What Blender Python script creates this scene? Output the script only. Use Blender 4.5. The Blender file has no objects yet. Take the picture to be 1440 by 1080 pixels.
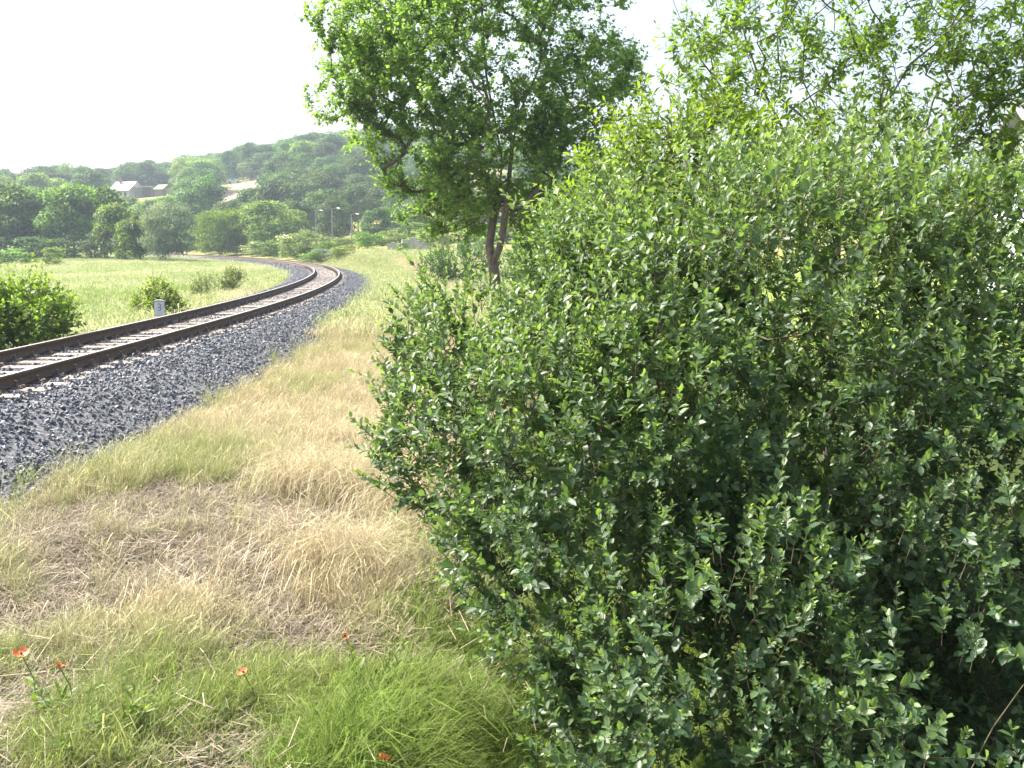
import bpy, bmesh, math
import numpy as np
from mathutils import Vector, Matrix

scene = bpy.context.scene
COL = scene.collection
R = math.radians

# ------------------------------------------------------------------ camera, sky, sun, exposure
CAM_H, F_PX, HORIZON = 1.70, 1400.0, 342.8          # the photo is 1440 px wide
PITCH = math.atan((540 - HORIZON) / F_PX)
cd = bpy.data.cameras.new('camera')
cd.sensor_width = 36.0
cd.lens = 36.0 * F_PX / 1440.0
cd.clip_start, cd.clip_end = 0.05, 6000
cam = bpy.data.objects.new('camera', cd)
cam.location = (0, 0, CAM_H)
cam.rotation_euler = (math.pi / 2 - PITCH, 0, 0)
COL.objects.link(cam)
scene.camera = cam

SUN_EL, SUN_AZ = R(49), R(-68)                      # azimuth from +Y towards +X
world = bpy.data.worlds.new('World')
scene.world = world
world.use_nodes = True
wn = world.node_tree.nodes
sky = wn.new('ShaderNodeTexSky')
sky.sky_type = 'NISHITA'
sky.sun_disc = False
sky.sun_elevation, sky.sun_rotation = SUN_EL, SUN_AZ
sky.air_density, sky.dust_density, sky.ozone_density = 1.0, 6.5, 1.0
world.node_tree.links.new(sky.outputs[0], wn['Background'].inputs[0])
wn['Background'].inputs[1].default_value = 0.15

sl = bpy.data.lights.new('sun', 'SUN')
sl.energy, sl.angle, sl.color = 5.0, R(0.53), (1.0, 0.955, 0.88)
sun = bpy.data.objects.new('sun', sl)
to_sun = Vector((math.sin(SUN_AZ) * math.cos(SUN_EL), math.cos(SUN_AZ) * math.cos(SUN_EL), math.sin(SUN_EL)))
sun.rotation_euler = (-to_sun).to_track_quat('-Z', 'Y').to_euler()
sun.location = (0, 0, 60)
COL.objects.link(sun)

vs = scene.view_settings
vs.view_transform, vs.look, vs.exposure, vs.gamma = 'Standard', 'None', 1.42, 1.0
vs.use_curve_mapping = False
scene.render.engine = 'CYCLES'
cy = scene.cycles
cy.max_bounces, cy.diffuse_bounces, cy.glossy_bounces, cy.transmission_bounces = 6, 3, 2, 4
cy.volume_bounces, cy.transparent_max_bounces = 0, 4
cy.use_denoising = True
cy.sample_clamp_indirect = 6.0

# ------------------------------------------------------------------ helpers
rng = np.random.default_rng(11)


def unit(a):
    a = np.asarray(a, float)
    return a / (np.linalg.norm(a, axis=-1, keepdims=True) + 1e-9)


def sstep(a, b, x):
    t = np.clip((np.asarray(x, float) - a) / (b - a), 0, 1)
    return t * t * (3 - 2 * t)


def at(px, py, depth):
    """point of the world seen at photo pixel (px, py), `depth` metres along the view axis"""
    cx, cyy = (px - 720) / F_PX * depth, -(py - 540) / F_PX * depth
    s, c = math.sin(PITCH), math.cos(PITCH)
    return np.array([cx, depth * c + cyy * s, CAM_H - depth * s + cyy * c])


def vnoise(x, y, seed=0):
    """cheap smooth value noise in numpy, -1..1"""
    def h(i, j):
        n = np.sin(i * 127.1 + j * 311.7 + seed * 74.7) * 43758.5453
        return (n - np.floor(n)) * 2 - 1
    xi, yi = np.floor(x), np.floor(y)
    fx, fy = x - xi, y - yi
    fx, fy = fx * fx * (3 - 2 * fx), fy * fy * (3 - 2 * fy)
    return ((h(xi, yi) * (1 - fx) + h(xi + 1, yi) * fx) * (1 - fy) + (h(xi, yi + 1) * (1 - fx) + h(xi + 1, yi + 1) * fx) * fy)


def fbm(x, y, seed=0, o=3):
    return sum(vnoise(x * 2 ** k, y * 2 ** k, seed + k) / 2 ** k for k in range(o)) / 1.6


def mesh_np(name, V, F, mats=None, smooth=False, attr=None, mi=None):
    me = bpy.data.meshes.new(name)
    V, F = np.asarray(V, np.float32), np.asarray(F, np.int32)
    n = F.shape[1]
    me.vertices.add(len(V))
    me.vertices.foreach_set('co', V.ravel())
    me.loops.add(F.size)
    me.loops.foreach_set('vertex_index', F.ravel())
    me.polygons.add(len(F))
    me.polygons.foreach_set('loop_start', np.arange(0, F.size, n, dtype=np.int32))
    if smooth:
        me.polygons.foreach_set('use_smooth', np.ones(len(F), bool))
    if mi is not None:
        me.polygons.foreach_set('material_index', np.asarray(mi, np.int32))
    for k, a in (attr or {}).items():
        a = np.asarray(a, np.float32)
        if a.ndim == 1:
            me.attributes.new(k, 'FLOAT', 'POINT').data.foreach_set('value', a)
        else:
            me.attributes.new(k, 'FLOAT_COLOR', 'POINT').data.foreach_set('color', np.c_[a, np.ones(len(a))].astype(np.float32).ravel())
    for m in (mats if isinstance(mats, (list, tuple)) else [mats] if mats else []):
        me.materials.append(m)
    me.update(calc_edges=True)
    return me


def link(name, me, parent=None, loc=None):
    o = bpy.data.objects.new(name, me)
    COL.objects.link(o)
    if parent is not None:
        o.parent = parent
    if loc is not None:
        o.location = loc
    return o


def tag(o, label=None, cat=None, group=None, kind=None):
    for k, v in (('label', label), ('category', cat), ('group', group), ('kind', kind)):
        if v:
            o[k] = v
    return o


def thing(name, label, cat, loc=(0, 0, 0), rz=0.0, group=None):
    o = bpy.data.objects.new(name, None)
    o.empty_display_size = 0.2
    COL.objects.link(o)
    o.location = loc
    o.rotation_euler = (0, 0, rz)
    return tag(o, label, cat, group)


def copy_tree(o, parent=None):
    c = o.copy()
    COL.objects.link(c)
    if parent is not None:
        c.parent = parent
    for ch in list(o.children):
        copy_tree(ch, c)
    return c


class MB:
    """collects boxes, tubes, prisms into one mesh"""
    def __init__(self):
        self.v, self.f, self.m = [], [], []

    def add(self, V, F, m=0):
        n = len(self.v)
        self.v += [tuple(map(float, p)) for p in V]
        self.f += [tuple(int(i) + n for i in f) for f in F]
        self.m += [m] * len(F)

    def box(self, c, s, rz=0.0, m=0, taper=1.0, bev=0.0):
        x, y, z = [q / 2 for q in s]
        ca, sa = math.cos(rz), math.sin(rz)
        b = min(bev, x * .9, y * .9, z * .9)
        rings = [(-z, 1, b), (-z + b, 1, 0), (z - b, taper, 0), (z, taper, b)] if b > 0 else [(-z, 1, 0), (z, taper, 0)]
        V = []
        for zz, t, ins in rings:
            for a, d in ((-1, -1), (1, -1), (1, 1), (-1, 1)):
                px, py = a * (x * t - ins), d * (y * t - ins)
                V.append((c[0] + px * ca - py * sa, c[1] + px * sa + py * ca, c[2] + zz))
        n = len(rings)
        F = [(3, 2, 1, 0), tuple(4 * (n - 1) + i for i in range(4))]
        for k in range(n - 1):
            F += [(4 * k + i, 4 * k + (i + 1) % 4, 4 * k + 4 + (i + 1) % 4, 4 * k + 4 + i) for i in range(4)]
        self.add(V, F, m)

    def tube(self, pts, r, k=8, m=0, caps=True):
        pts = [Vector(p) for p in pts]
        rs = r if isinstance(r, (list, tuple)) else [r] * len(pts)
        V, F = [], []
        for i, p in enumerate(pts):
            d = (pts[min(i + 1, len(pts) - 1)] - pts[max(i - 1, 0)]).normalized()
            a = d.orthogonal().normalized() if i == 0 else (a - d * a.dot(d)).normalized()
            b = d.cross(a)
            for j in range(k):
                t = 2 * math.pi * j / k
                V.append(p + (a * math.cos(t) + b * math.sin(t)) * rs[i])
        for i in range(len(pts) - 1):
            F += [(i * k + j, i * k + (j + 1) % k, (i + 1) * k + (j + 1) % k, (i + 1) * k + j) for j in range(k)]
        if caps:
            F += [tuple(range(k))[::-1], tuple((len(pts) - 1) * k + j for j in range(k))]
        self.add(V, F, m)

    def mesh(self, name, mats, smooth=False):
        me = bpy.data.meshes.new(name)
        me.from_pydata(self.v, [], self.f)
        for m in (mats if isinstance(mats, (list, tuple)) else [mats]):
            me.materials.append(m)
        me.polygons.foreach_set('material_index', np.array(self.m, np.int32))
        if smooth:
            me.polygons.foreach_set('use_smooth', np.ones(len(self.f), bool))
        me.update()
        return me

    def build(self, name, mats, parent=None, loc=None, smooth=False):
        return link(name, self.mesh(name, mats, smooth), parent, loc)


# ------------------------------------------------------------------ materials
def mat_new(name):
    m = bpy.data.materials.new(name)
    m.use_nodes = True
    nt = m.node_tree
    return m, nt, nt.nodes, nt.links, nt.nodes['Principled BSDF']


def n_noise(nt, scale, detail=4, rough=.55, coords='Object', dist=0.0):
    tc = nt.nodes.new('ShaderNodeTexCoord')
    n = nt.nodes.new('ShaderNodeTexNoise')
    n.inputs['Scale'].default_value, n.inputs['Detail'].default_value = scale, detail
    n.inputs['Roughness'].default_value, n.inputs['Distortion'].default_value = rough, dist
    nt.links.new(tc.outputs[coords], n.inputs['Vector'])
    return n


def n_ramp(nt, src, stops):
    r = nt.nodes.new('ShaderNodeValToRGB')
    e = r.color_ramp.elements
    e[0].position, e[0].color = stops[0][0], (*stops[0][1], 1)
    e[1].position, e[1].color = stops[-1][0], (*stops[-1][1], 1)
    for p, c in stops[1:-1]:
        k = e.new(p)
        k.color = (*c, 1)
    nt.links.new(src, r.inputs[0])
    return r


def n_mix(nt, fac, a, b, mode='MIX'):
    m = nt.nodes.new('ShaderNodeMix')
    m.data_type, m.blend_type = 'RGBA', mode
    for sock, v in ((m.inputs[0], fac), (m.inputs[6], a), (m.inputs[7], b)):
        if hasattr(v, 'is_output'):
            nt.links.new(v, sock)
        elif isinstance(v, (tuple, list)):
            sock.default_value = (*v[:3], 1)
        else:
            sock.default_value = v
    return m.outputs[2]


def n_math(nt, op, a, b=None):
    m = nt.nodes.new('ShaderNodeMath')
    m.operation = op
    for i, v in enumerate((a, b)):
        if v is None:
            continue
        if hasattr(v, 'is_output'):
            nt.links.new(v, m.inputs[i])
        else:
            m.inputs[i].default_value = v
    return m.outputs[0]


def n_bump(nt, b, h, strength, dist):
    n = nt.nodes.new('ShaderNodeBump')
    n.inputs['Strength'].default_value, n.inputs['Distance'].default_value = strength, dist
    nt.links.new(h, n.inputs['Height'])
    nt.links.new(n.outputs[0], b.inputs['Normal'])


def mat_plain(name, stops, scale=4.0, rough=.8, metal=0.0, bump=0.0, detail=5, coords='Object', bdist=.01):
    m, nt, N, L, b = mat_new(name)
    n = n_noise(nt, scale, detail, .6, coords)
    r = n_ramp(nt, n.outputs[0], stops)
    L.new(r.outputs[0], b.inputs['Base Color'])
    b.inputs['Roughness'].default_value, b.inputs['Metallic'].default_value = rough, metal
    if bump:
        n_bump(nt, b, n.outputs[0], bump, bdist)
    return m


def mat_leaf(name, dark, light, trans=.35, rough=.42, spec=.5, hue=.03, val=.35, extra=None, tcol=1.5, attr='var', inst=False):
    """two-sided leaf: gloss + diffuse + light through the blade; `var` runs dark leaf .. light leaf"""
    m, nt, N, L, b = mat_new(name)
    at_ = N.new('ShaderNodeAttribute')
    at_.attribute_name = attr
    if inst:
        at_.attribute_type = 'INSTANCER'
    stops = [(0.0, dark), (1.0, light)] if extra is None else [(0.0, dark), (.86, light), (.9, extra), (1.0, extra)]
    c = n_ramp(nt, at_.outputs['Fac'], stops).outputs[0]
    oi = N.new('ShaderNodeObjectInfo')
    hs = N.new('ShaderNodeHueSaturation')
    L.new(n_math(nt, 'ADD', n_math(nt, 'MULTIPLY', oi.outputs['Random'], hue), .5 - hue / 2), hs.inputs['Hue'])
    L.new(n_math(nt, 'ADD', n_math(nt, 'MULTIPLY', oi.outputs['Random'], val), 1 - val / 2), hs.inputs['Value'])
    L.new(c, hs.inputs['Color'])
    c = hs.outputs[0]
    L.new(c, b.inputs['Base Color'])
    b.inputs['Roughness'].default_value = rough
    b.inputs['Specular IOR Level'].default_value = spec
    t = N.new('ShaderNodeBsdfTranslucent')
    L.new(n_mix(nt, 1.0, c, (1.25 * tcol, 1.2 * tcol, .55 * tcol), 'MULTIPLY'), t.inputs['Color'])
    mx = N.new('ShaderNodeMixShader')
    mx.inputs[0].default_value = trans
    L.new(b.outputs[0], mx.inputs[1])
    L.new(t.outputs[0], mx.inputs[2])
    L.new(mx.outputs[0], N['Material Output'].inputs['Surface'])
    return m


M = {}
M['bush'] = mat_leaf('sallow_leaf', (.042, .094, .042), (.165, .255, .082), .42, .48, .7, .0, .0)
M['yellow_bush'] = mat_leaf('bright_leaf', (.055, .11, .016), (.17, .26, .03), .42, .5, .4, .0, .0)
M['poplar'] = mat_leaf('poplar_leaf', (.085, .165, .048), (.185, .305, .080), .66, .42, .5, .0, .0)
M['walnut'] = mat_leaf('walnut_leaf', (.065, .125, .020), (.17, .28, .045), .56, .45, .5, .0, .0)
M['hazel'] = mat_leaf('hazel_leaf', (.065, .13, .022), (.20, .32, .048), .55, .45, .5)
M['locust'] = mat_leaf('locust_leaf', (.045, .10, .015), (.18, .31, .035), .36, .6, .3)
M['darktree'] = mat_leaf('oak_leaf', (.030, .070, .016), (.11, .20, .034), .32, .6, .3)
M['willow'] = mat_leaf('silver_willow_leaf', (.09, .135, .115), (.21, .27, .21), .34, .6, .35)
M['yellowtree'] = mat_leaf('young_willow_leaf', (.085, .15, .030), (.25, .35, .085), .38, .6, .3)
M['elder'] = mat_leaf('elder_leaf', (.10, .155, .06), (.20, .27, .10), .4, .6, .3, extra=(.55, .55, .45))
M['hilltree'] = mat_leaf('hill_tree_leaf', (.030, .068, .020), (.115, .20, .042), .3, .7, .2, .06, .6)
M['conifer'] = mat_leaf('needle', (.018, .04, .018), (.04, .075, .03), .1, .7, .2)
M['bark'] = mat_plain('bark', [(.3, (.055, .042, .030)), (.7, (.17, .145, .115))], 9, .9, 0, .6, 6)
M['twig'] = mat_plain('twig_bark', [(.3, (.05, .038, .022)), (.7, (.13, .10, .06))], 20, .8)
M['rust'] = mat_plain('rail_rust', [(.3, (.055, .035, .025)), (.7, (.13, .083, .055))], 14, .8, .15, .2)
M['steel'] = mat_plain('rail_polished', [(.3, (.42, .39, .35)), (.7, (.62, .59, .54))], 30, .42, .75)
M['sleeper'] = mat_plain('weathered_wood', [(.25, (.13, .105, .085)), (.5, (.26, .215, .17)), (.75, (.37, .315, .255))], 7, .9, 0, .5)
M['iron'] = mat_plain('fastening_iron', [(.3, (.06, .045, .04)), (.7, (.16, .12, .10))], 25, .7, .3)
M['stone'] = mat_plain('basalt', [(.3, (.060, .066, .080)), (.55, (.115, .123, .14)), (.8, (.20, .205, .215))], 6, .75, 0, .3, 4)
M['concrete'] = mat_plain('concrete', [(.3, (.33, .33, .31)), (.7, (.50, .50, .48))], 8, .9, 0, .3)
M['whitewash'] = mat_plain('whitewash', [(.25, (.42, .42, .42)), (.5, (.62, .63, .64)), (.8, (.72, .72, .72))], 6, .85, 0, .2)
M['black_paint'] = mat_plain('black_paint', [(.3, (.03, .03, .03)), (.7, (.07, .07, .07))], 30, .7)
M['plaster'] = mat_plain('plaster', [(.3, (.50, .47, .41)), (.7, (.60, .57, .51))], 2, .9)
M['blue_plaster'] = mat_plain('pale_blue_plaster', [(.3, (.50, .55, .60)), (.7, (.58, .63, .68))], 2, .9)
M['pale_roof'] = mat_plain('pale_roof', [(.3, (.42, .38, .37)), (.7, (.55, .50, .49))], 3, .8)
M['red_roof'] = mat_plain('red_roof', [(.3, (.22, .12, .09)), (.7, (.32, .18, .13))], 3, .85)
M['grey_roof'] = mat_plain('grey_roof', [(.3, (.16, .16, .17)), (.7, (.25, .25, .26))], 3, .8)
M['green_sheet'] = mat_plain('green_sheet', [(.3, (.22, .34, .06)), (.7, (.32, .44, .10))], 3, .7)
M['brown_wall'] = mat_plain('brown_wall', [(.3, (.14, .09, .07)), (.7, (.22, .15, .12))], 3, .9)
M['glass'] = mat_plain('window_glass', [(.3, (.02, .025, .03)), (.7, (.04, .045, .05))], 2, .12)
M['car_paint'] = mat_plain('pale_blue_paint', [(.3, (.38, .50, .62)), (.7, (.42, .54, .66))], 2, .3)
M['tyre'] = mat_plain('tyre_rubber', [(.3, (.02, .02, .02)), (.7, (.035, .035, .035))], 9, .9)
M['lamp_glass'] = mat_plain('lamp_cover', [(.3, (.72, .74, .76)), (.7, (.8, .8, .8))], 9, .3)
M['block'] = mat_plain('pale_block', [(.3, (.30, .28, .27)), (.7, (.48, .46, .44))], 3, .9, 0, .2)
M['pallet'] = mat_plain('pallet_wood', [(.3, (.20, .16, .11)), (.7, (.32, .26, .19))], 6, .9)


# ------------------------------------------------------------------ railway centre line (metres, fitted to the photo)
PX0, PY0, TH0 = -7.4808, 3.4107, 0.0105
KN = np.array([-8, 25, 50, 75, 100, 190.])
KV = np.array([.0016, -.0044, -.0040, -.0053, -.0029, -.0012])
DS = 0.25
S = np.arange(-14, 196, DS)
_k = np.interp(S, KN, KV)
_i0 = int(np.argmin(abs(S)))
TH = np.r_[0, np.cumsum((_k[1:] + _k[:-1]) / 2 * DS)]
TH = TH - TH[_i0] + TH0
CX = np.r_[0, np.cumsum(np.sin(TH[:-1]) * DS)]
CY = np.r_[0, np.cumsum(np.cos(TH[:-1]) * DS)]
CX, CY = CX - CX[_i0] + PX0, CY - CY[_i0] + PY0
NX, NY = np.cos(TH), -np.sin(TH)


def track(s, o, z=0.0):
    s = np.asarray(s, float)
    x, y, th = np.interp(s, S, CX), np.interp(s, S, CY), np.interp(s, S, TH)
    return np.stack(np.broadcast_arrays(x + np.cos(th) * o, y - np.sin(th) * o, z), -1)


def track_so(x, y):
    """arc position and right-hand offset of points"""
    x, y = np.asarray(x, float).ravel(), np.asarray(y, float).ravel()
    so, oo = np.empty(len(x)), np.empty(len(x))
    ix = np.arange(0, len(S), 2)
    for a in range(0, len(x), 20000):
        b = slice(a, a + 20000)
        i = ix[((x[b, None] - CX[ix]) ** 2 + (y[b, None] - CY[ix]) ** 2).argmin(1)]
        dx, dy = x[b] - CX[i], y[b] - CY[i]
        oo[b] = dx * NX[i] + dy * NY[i]
        al = dx * np.sin(TH[i]) + dy * np.cos(TH[i])
        so[b] = S[i] + al
        out = abs(al) > 1.0
        oo[b] = np.where(out, np.sign(oo[b]) * np.hypot(dx, dy), oo[b])
    return so, oo


CREST = ([-400, 0, 120, 240, 330, 440, 560, 700, 900, 1200, 1500], [20, 26, 29, 36, 44, 55, 60, 50, 34, 26, 20])


def ground_z(x, y, o=None):
    shp = np.shape(x)
    x, y = np.asarray(x, float).ravel(), np.asarray(y, float).ravel()
    if o is None:
        o = track_so(x, y)[1]
    r = np.maximum(y, 1.0)
    px = 720 + F_PX * x / r
    zr = np.interp(y, [0, 12, 45, 60, 85, 110, 200, 260], [-.78, -.76, -.66, -.5, .25, 1.0, 2.2, 2.6])
    zlow = np.interp(y, [0, 60, 140, 200, 260], [-.78, -.6, -.3, .4, 1.2])
    zr = zlow + (zr - zlow) * sstep(430, 520, px)
    zl = np.interp(y, [0, 60, 150, 200, 260], [-1.1, -1.0, -.7, -.4, .5])
    z = np.where(o > 0, -.70 + (zr + .70) * sstep(2.6, 6.5, o), -.72 + (zl + .72) * sstep(2.4, 5.0, -o))
    prof = np.interp(np.hypot(x, y), [190, 250, 300, 330, 480, 640, 800, 1200, 2500], [0, .12, .30, .42, .68, 1, .95, .8, .5])
    z = z + np.interp(px, *CREST) * prof * (y > 20)
    # ditch under the big bush
    z = z - 1.1 * np.exp(-((x - .75) / 1.0) ** 2) * (1 - sstep(10, 19, y)) * sstep(-4, 1, y)
    # bank the photographer stands on
    z = np.where((x > -4) & (y < 4), z + (.02 - z) * (1 - sstep(1.4, 3.9, y + .35 * np.maximum(-x - 1, 0))), z)
    near = np.exp(-r / 60)
    z = z + near * (.055 * fbm(x * .9, y * .9, 3) + .03 * fbm(x * 3.1, y * 3.1, 8) + .035 * fbm(x * 5.3, y * 5.3, 15, 2) * np.exp(-((x + 2.75) / 1.6) ** 2 - ((y - 7.75) / 2.1) ** 2)) * sstep(2.5, 3.4, abs(o)) + (1 - near) * .25 * fbm(x * .05, y * .05, 5) * sstep(3, 8, abs(o))
    return z.reshape(shp) if shp else float(z[0])


# ------------------------------------------------------------------ ground sheet
def axis(n, lo, hi, a):
    u = np.linspace(math.asinh(lo / a), math.asinh(hi / a), n)
    return np.sinh(u) * a


gx = axis(380, -2200, 2200, 4.0)
gx = gx - 1.5
gy = np.r_[-axis(40, 3, 800, 6)[::-1], axis(470, -2.9, 2400, 7.0)]
GX, GY = np.meshgrid(gx, gy)
_so, _o = track_so(GX, GY)
GZ = ground_z(GX, GY, _o)
nx_, ny_ = len(gx), len(gy)
idx = np.arange(nx_ * ny_).reshape(ny_, nx_)
GF = np.stack([idx[:-1, :-1], idx[:-1, 1:], idx[1:, 1:], idx[1:, :-1]], -1).reshape(-1, 4)


def zones(x, y, o):
    """vegetation cover of the ground: dry grass, lush grass, dead thatch (0..1)"""
    n1, n2 = fbm(x * .35, y * .35, 21), fbm(x * 1.3, y * 1.3, 31)
    lush = sstep(-1.25, -.6, x + .35 * n2 + .25 * n1) * (1 - sstep(6.1, 7.0, y + .5 * n2)) * (y > -3)
    front = (1 - sstep(5.3, 6.4, y + .35 * (x + 3) * .3 + .7 * n2)) * (o > 2.6)
    lush = np.maximum(lush, sstep(-.55, .25, x + .35 * n2 - .035 * np.maximum(y - 7, 0)) * (1 - sstep(14, 20, y)) * (y > -3))
    thatch = 1 - sstep(.65, 1.25, np.hypot((x + 2.75) / 1.7, (y - 7.7) / 2.15) + .35 * n2)
    far = sstep(22, 50, y)
    dry = (o > 0) * (1 - .55 * front) * (1 - lush) * (1 - far * .45) * np.clip(.86 + .5 * n1, 0, 1)
    dry = np.where(o > 0, dry, np.clip(.25 + .55 * n1, 0, 1) * (1 - .6 * sstep(6, 30, -o)))
    dry = dry * (1 - .85 * sstep(0, 2.5, x) * sstep(8, 14, y) * (1 - sstep(60, 90, y)))
    path = np.exp(-((o - 5.2 - .02 * y) / .8) ** 2) * sstep(35, 50, y) * (o > 0) * (y < 90)
    dry = np.clip(dry + path, 0, 1)
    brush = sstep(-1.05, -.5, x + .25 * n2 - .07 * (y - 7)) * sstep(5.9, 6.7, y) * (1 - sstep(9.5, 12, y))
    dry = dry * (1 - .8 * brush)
    return dry, lush, thatch * (o > 2.8) * (1 - brush), front


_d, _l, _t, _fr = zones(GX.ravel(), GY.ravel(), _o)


def ground_material():
    m, nt, N, L, b = mat_new('ground_cover')
    at_ = N.new('ShaderNodeAttribute')
    at_.attribute_name = 'zone'
    sep = N.new('ShaderNodeSeparateColor')
    L.new(at_.outputs['Color'], sep.inputs[0])
    big, mid, fine = n_noise(nt, .12, 4), n_noise(nt, 1.7, 6, .65), n_noise(nt, 22, 6, .7)
    green = n_ramp(nt, mid.outputs[0], [(.3, (.085, .135, .022)), (.55, (.16, .22, .040)), (.75, (.24, .28, .075))]).outputs[0]
    dry = n_ramp(nt, fine.outputs[0], [(.28, (.12, .085, .045)), (.5, (.31, .24, .115)), (.75, (.43, .35, .19))]).outputs[0]
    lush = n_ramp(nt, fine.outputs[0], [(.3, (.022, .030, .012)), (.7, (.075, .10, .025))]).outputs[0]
    thatch = n_ramp(nt, fine.outputs[0], [(.3, (.07, .054, .036)), (.5, (.185, .150, .102)), (.72, (.33, .285, .20))]).outputs[0]
    f = n_math(nt, 'ADD', sep.outputs[0], n_math(nt, 'MULTIPLY', n_math(nt, 'SUBTRACT', mid.outputs[0], .5), .9))
    cl = N.new('ShaderNodeClamp')
    L.new(f, cl.inputs[0])
    c = n_mix(nt, cl.outputs[0], green, dry)
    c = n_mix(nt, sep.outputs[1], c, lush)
    c = n_mix(nt, sep.outputs[2], c, thatch)
    c = n_mix(nt, .35, c, n_ramp(nt, big.outputs[0], [(.3, (.62, .68, .55)), (.7, (1.15, 1.1, 1.0))]).outputs[0], 'MULTIPLY')
    L.new(c, b.inputs['Base Color'])
    b.inputs['Roughness'].default_value = .95
    b.inputs['Specular IOR Level'].default_value = .1
    n_bump(nt, b, fine.outputs[0], .7, .03)
    return m


def field_mask(x, y):
    px = 720 + F_PX * x / np.maximum(y, 1)
    return sstep(296, 312, px) * (1 - sstep(384, 398, px)) * sstep(262, 272, y) * (1 - sstep(326, 334, y))


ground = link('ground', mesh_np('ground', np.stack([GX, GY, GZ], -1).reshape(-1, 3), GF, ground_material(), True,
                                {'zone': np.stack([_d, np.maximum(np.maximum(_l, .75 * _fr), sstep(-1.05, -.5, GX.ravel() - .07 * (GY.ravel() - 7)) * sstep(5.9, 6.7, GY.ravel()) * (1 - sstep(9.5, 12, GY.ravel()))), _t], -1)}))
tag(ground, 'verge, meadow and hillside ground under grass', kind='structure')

# bare ploughed field on the slope
fx, fy = np.meshgrid(np.linspace(0, 1, 30), np.linspace(274, 322, 24))
fxx = fy * ((316 + 66 * fx) - 720) / F_PX
fz = ground_z(fx * 0 + fxx, fy) + .12
fi = np.arange(fx.size).reshape(fx.shape)
FF = np.stack([fi[:-1, :-1], fi[:-1, 1:], fi[1:, 1:], fi[1:, :-1]], -1).reshape(-1, 4)
M['soil'] = mat_plain('bare_soil', [(.3, (.24, .165, .105)), (.7, (.33, .245, .17))], .25, .95, 0, .3, 6, bdist=.1)
tag(link('ploughed_field', mesh_np('ploughed_field', np.stack([fxx, fy, fz], -1).reshape(-1, 3), FF, M['soil'], True)),
    'bare tan field on the slope below the wood', kind='structure')

# ------------------------------------------------------------------ ballast bed
prof_o = np.array([-3.1, -2.75, -1.75, -1.35, -.75, 0, .75, 1.35, 1.75, 3.15, 3.5])
prof_z = np.array([-1.0, -.80, -.26, -.225, -.222, -.225, -.222, -.225, -.26, -.80, -.95])


def ballast_profile(s, o):
    """height of the ballast surface; the bed gets shallower towards the bend"""
    s = np.asarray(s, float)
    toe = np.interp(s, [0, 10, 45, 70, 196], [1.0, 1.0, .62, .55, .6])
    z = np.interp(o, prof_o, prof_z)
    return np.where(z < -.26, -.26 + (z + .26) * np.where(np.asarray(o) > 0, toe, .75), z)


ss = np.arange(-13, 195, .5)
oo = np.array([-3.1, -2.75, -2.25, -1.75, -1.35, -.75, 0, .75, 1.35, 1.75, 2.4, 3.15, 3.5])
SS, OO = np.meshgrid(ss, oo, indexing='ij')
BV = track(SS.ravel(), OO.ravel(), ballast_profile(SS.ravel(), OO.ravel()))
bi = np.arange(SS.size).reshape(SS.shape)
BF = np.stack([bi[:-1, :-1], bi[:-1, 1:], bi[1:, 1:], bi[1:, :-1]], -1).reshape(-1, 4)
M['bed'] = mat_plain('ballast_bed', [(.35, (.03, .032, .038)), (.5, (.085, .09, .10)), (.7, (.19, .19, .195))], 16, .9, 0, 1.0, 6, bdist=.04)
ballast = link('ballast', mesh_np('ballast', BV, BF, M['bed'], True))
tag(ballast, 'bed of dark blue-grey crushed stone under the railway track', kind='structure')


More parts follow.
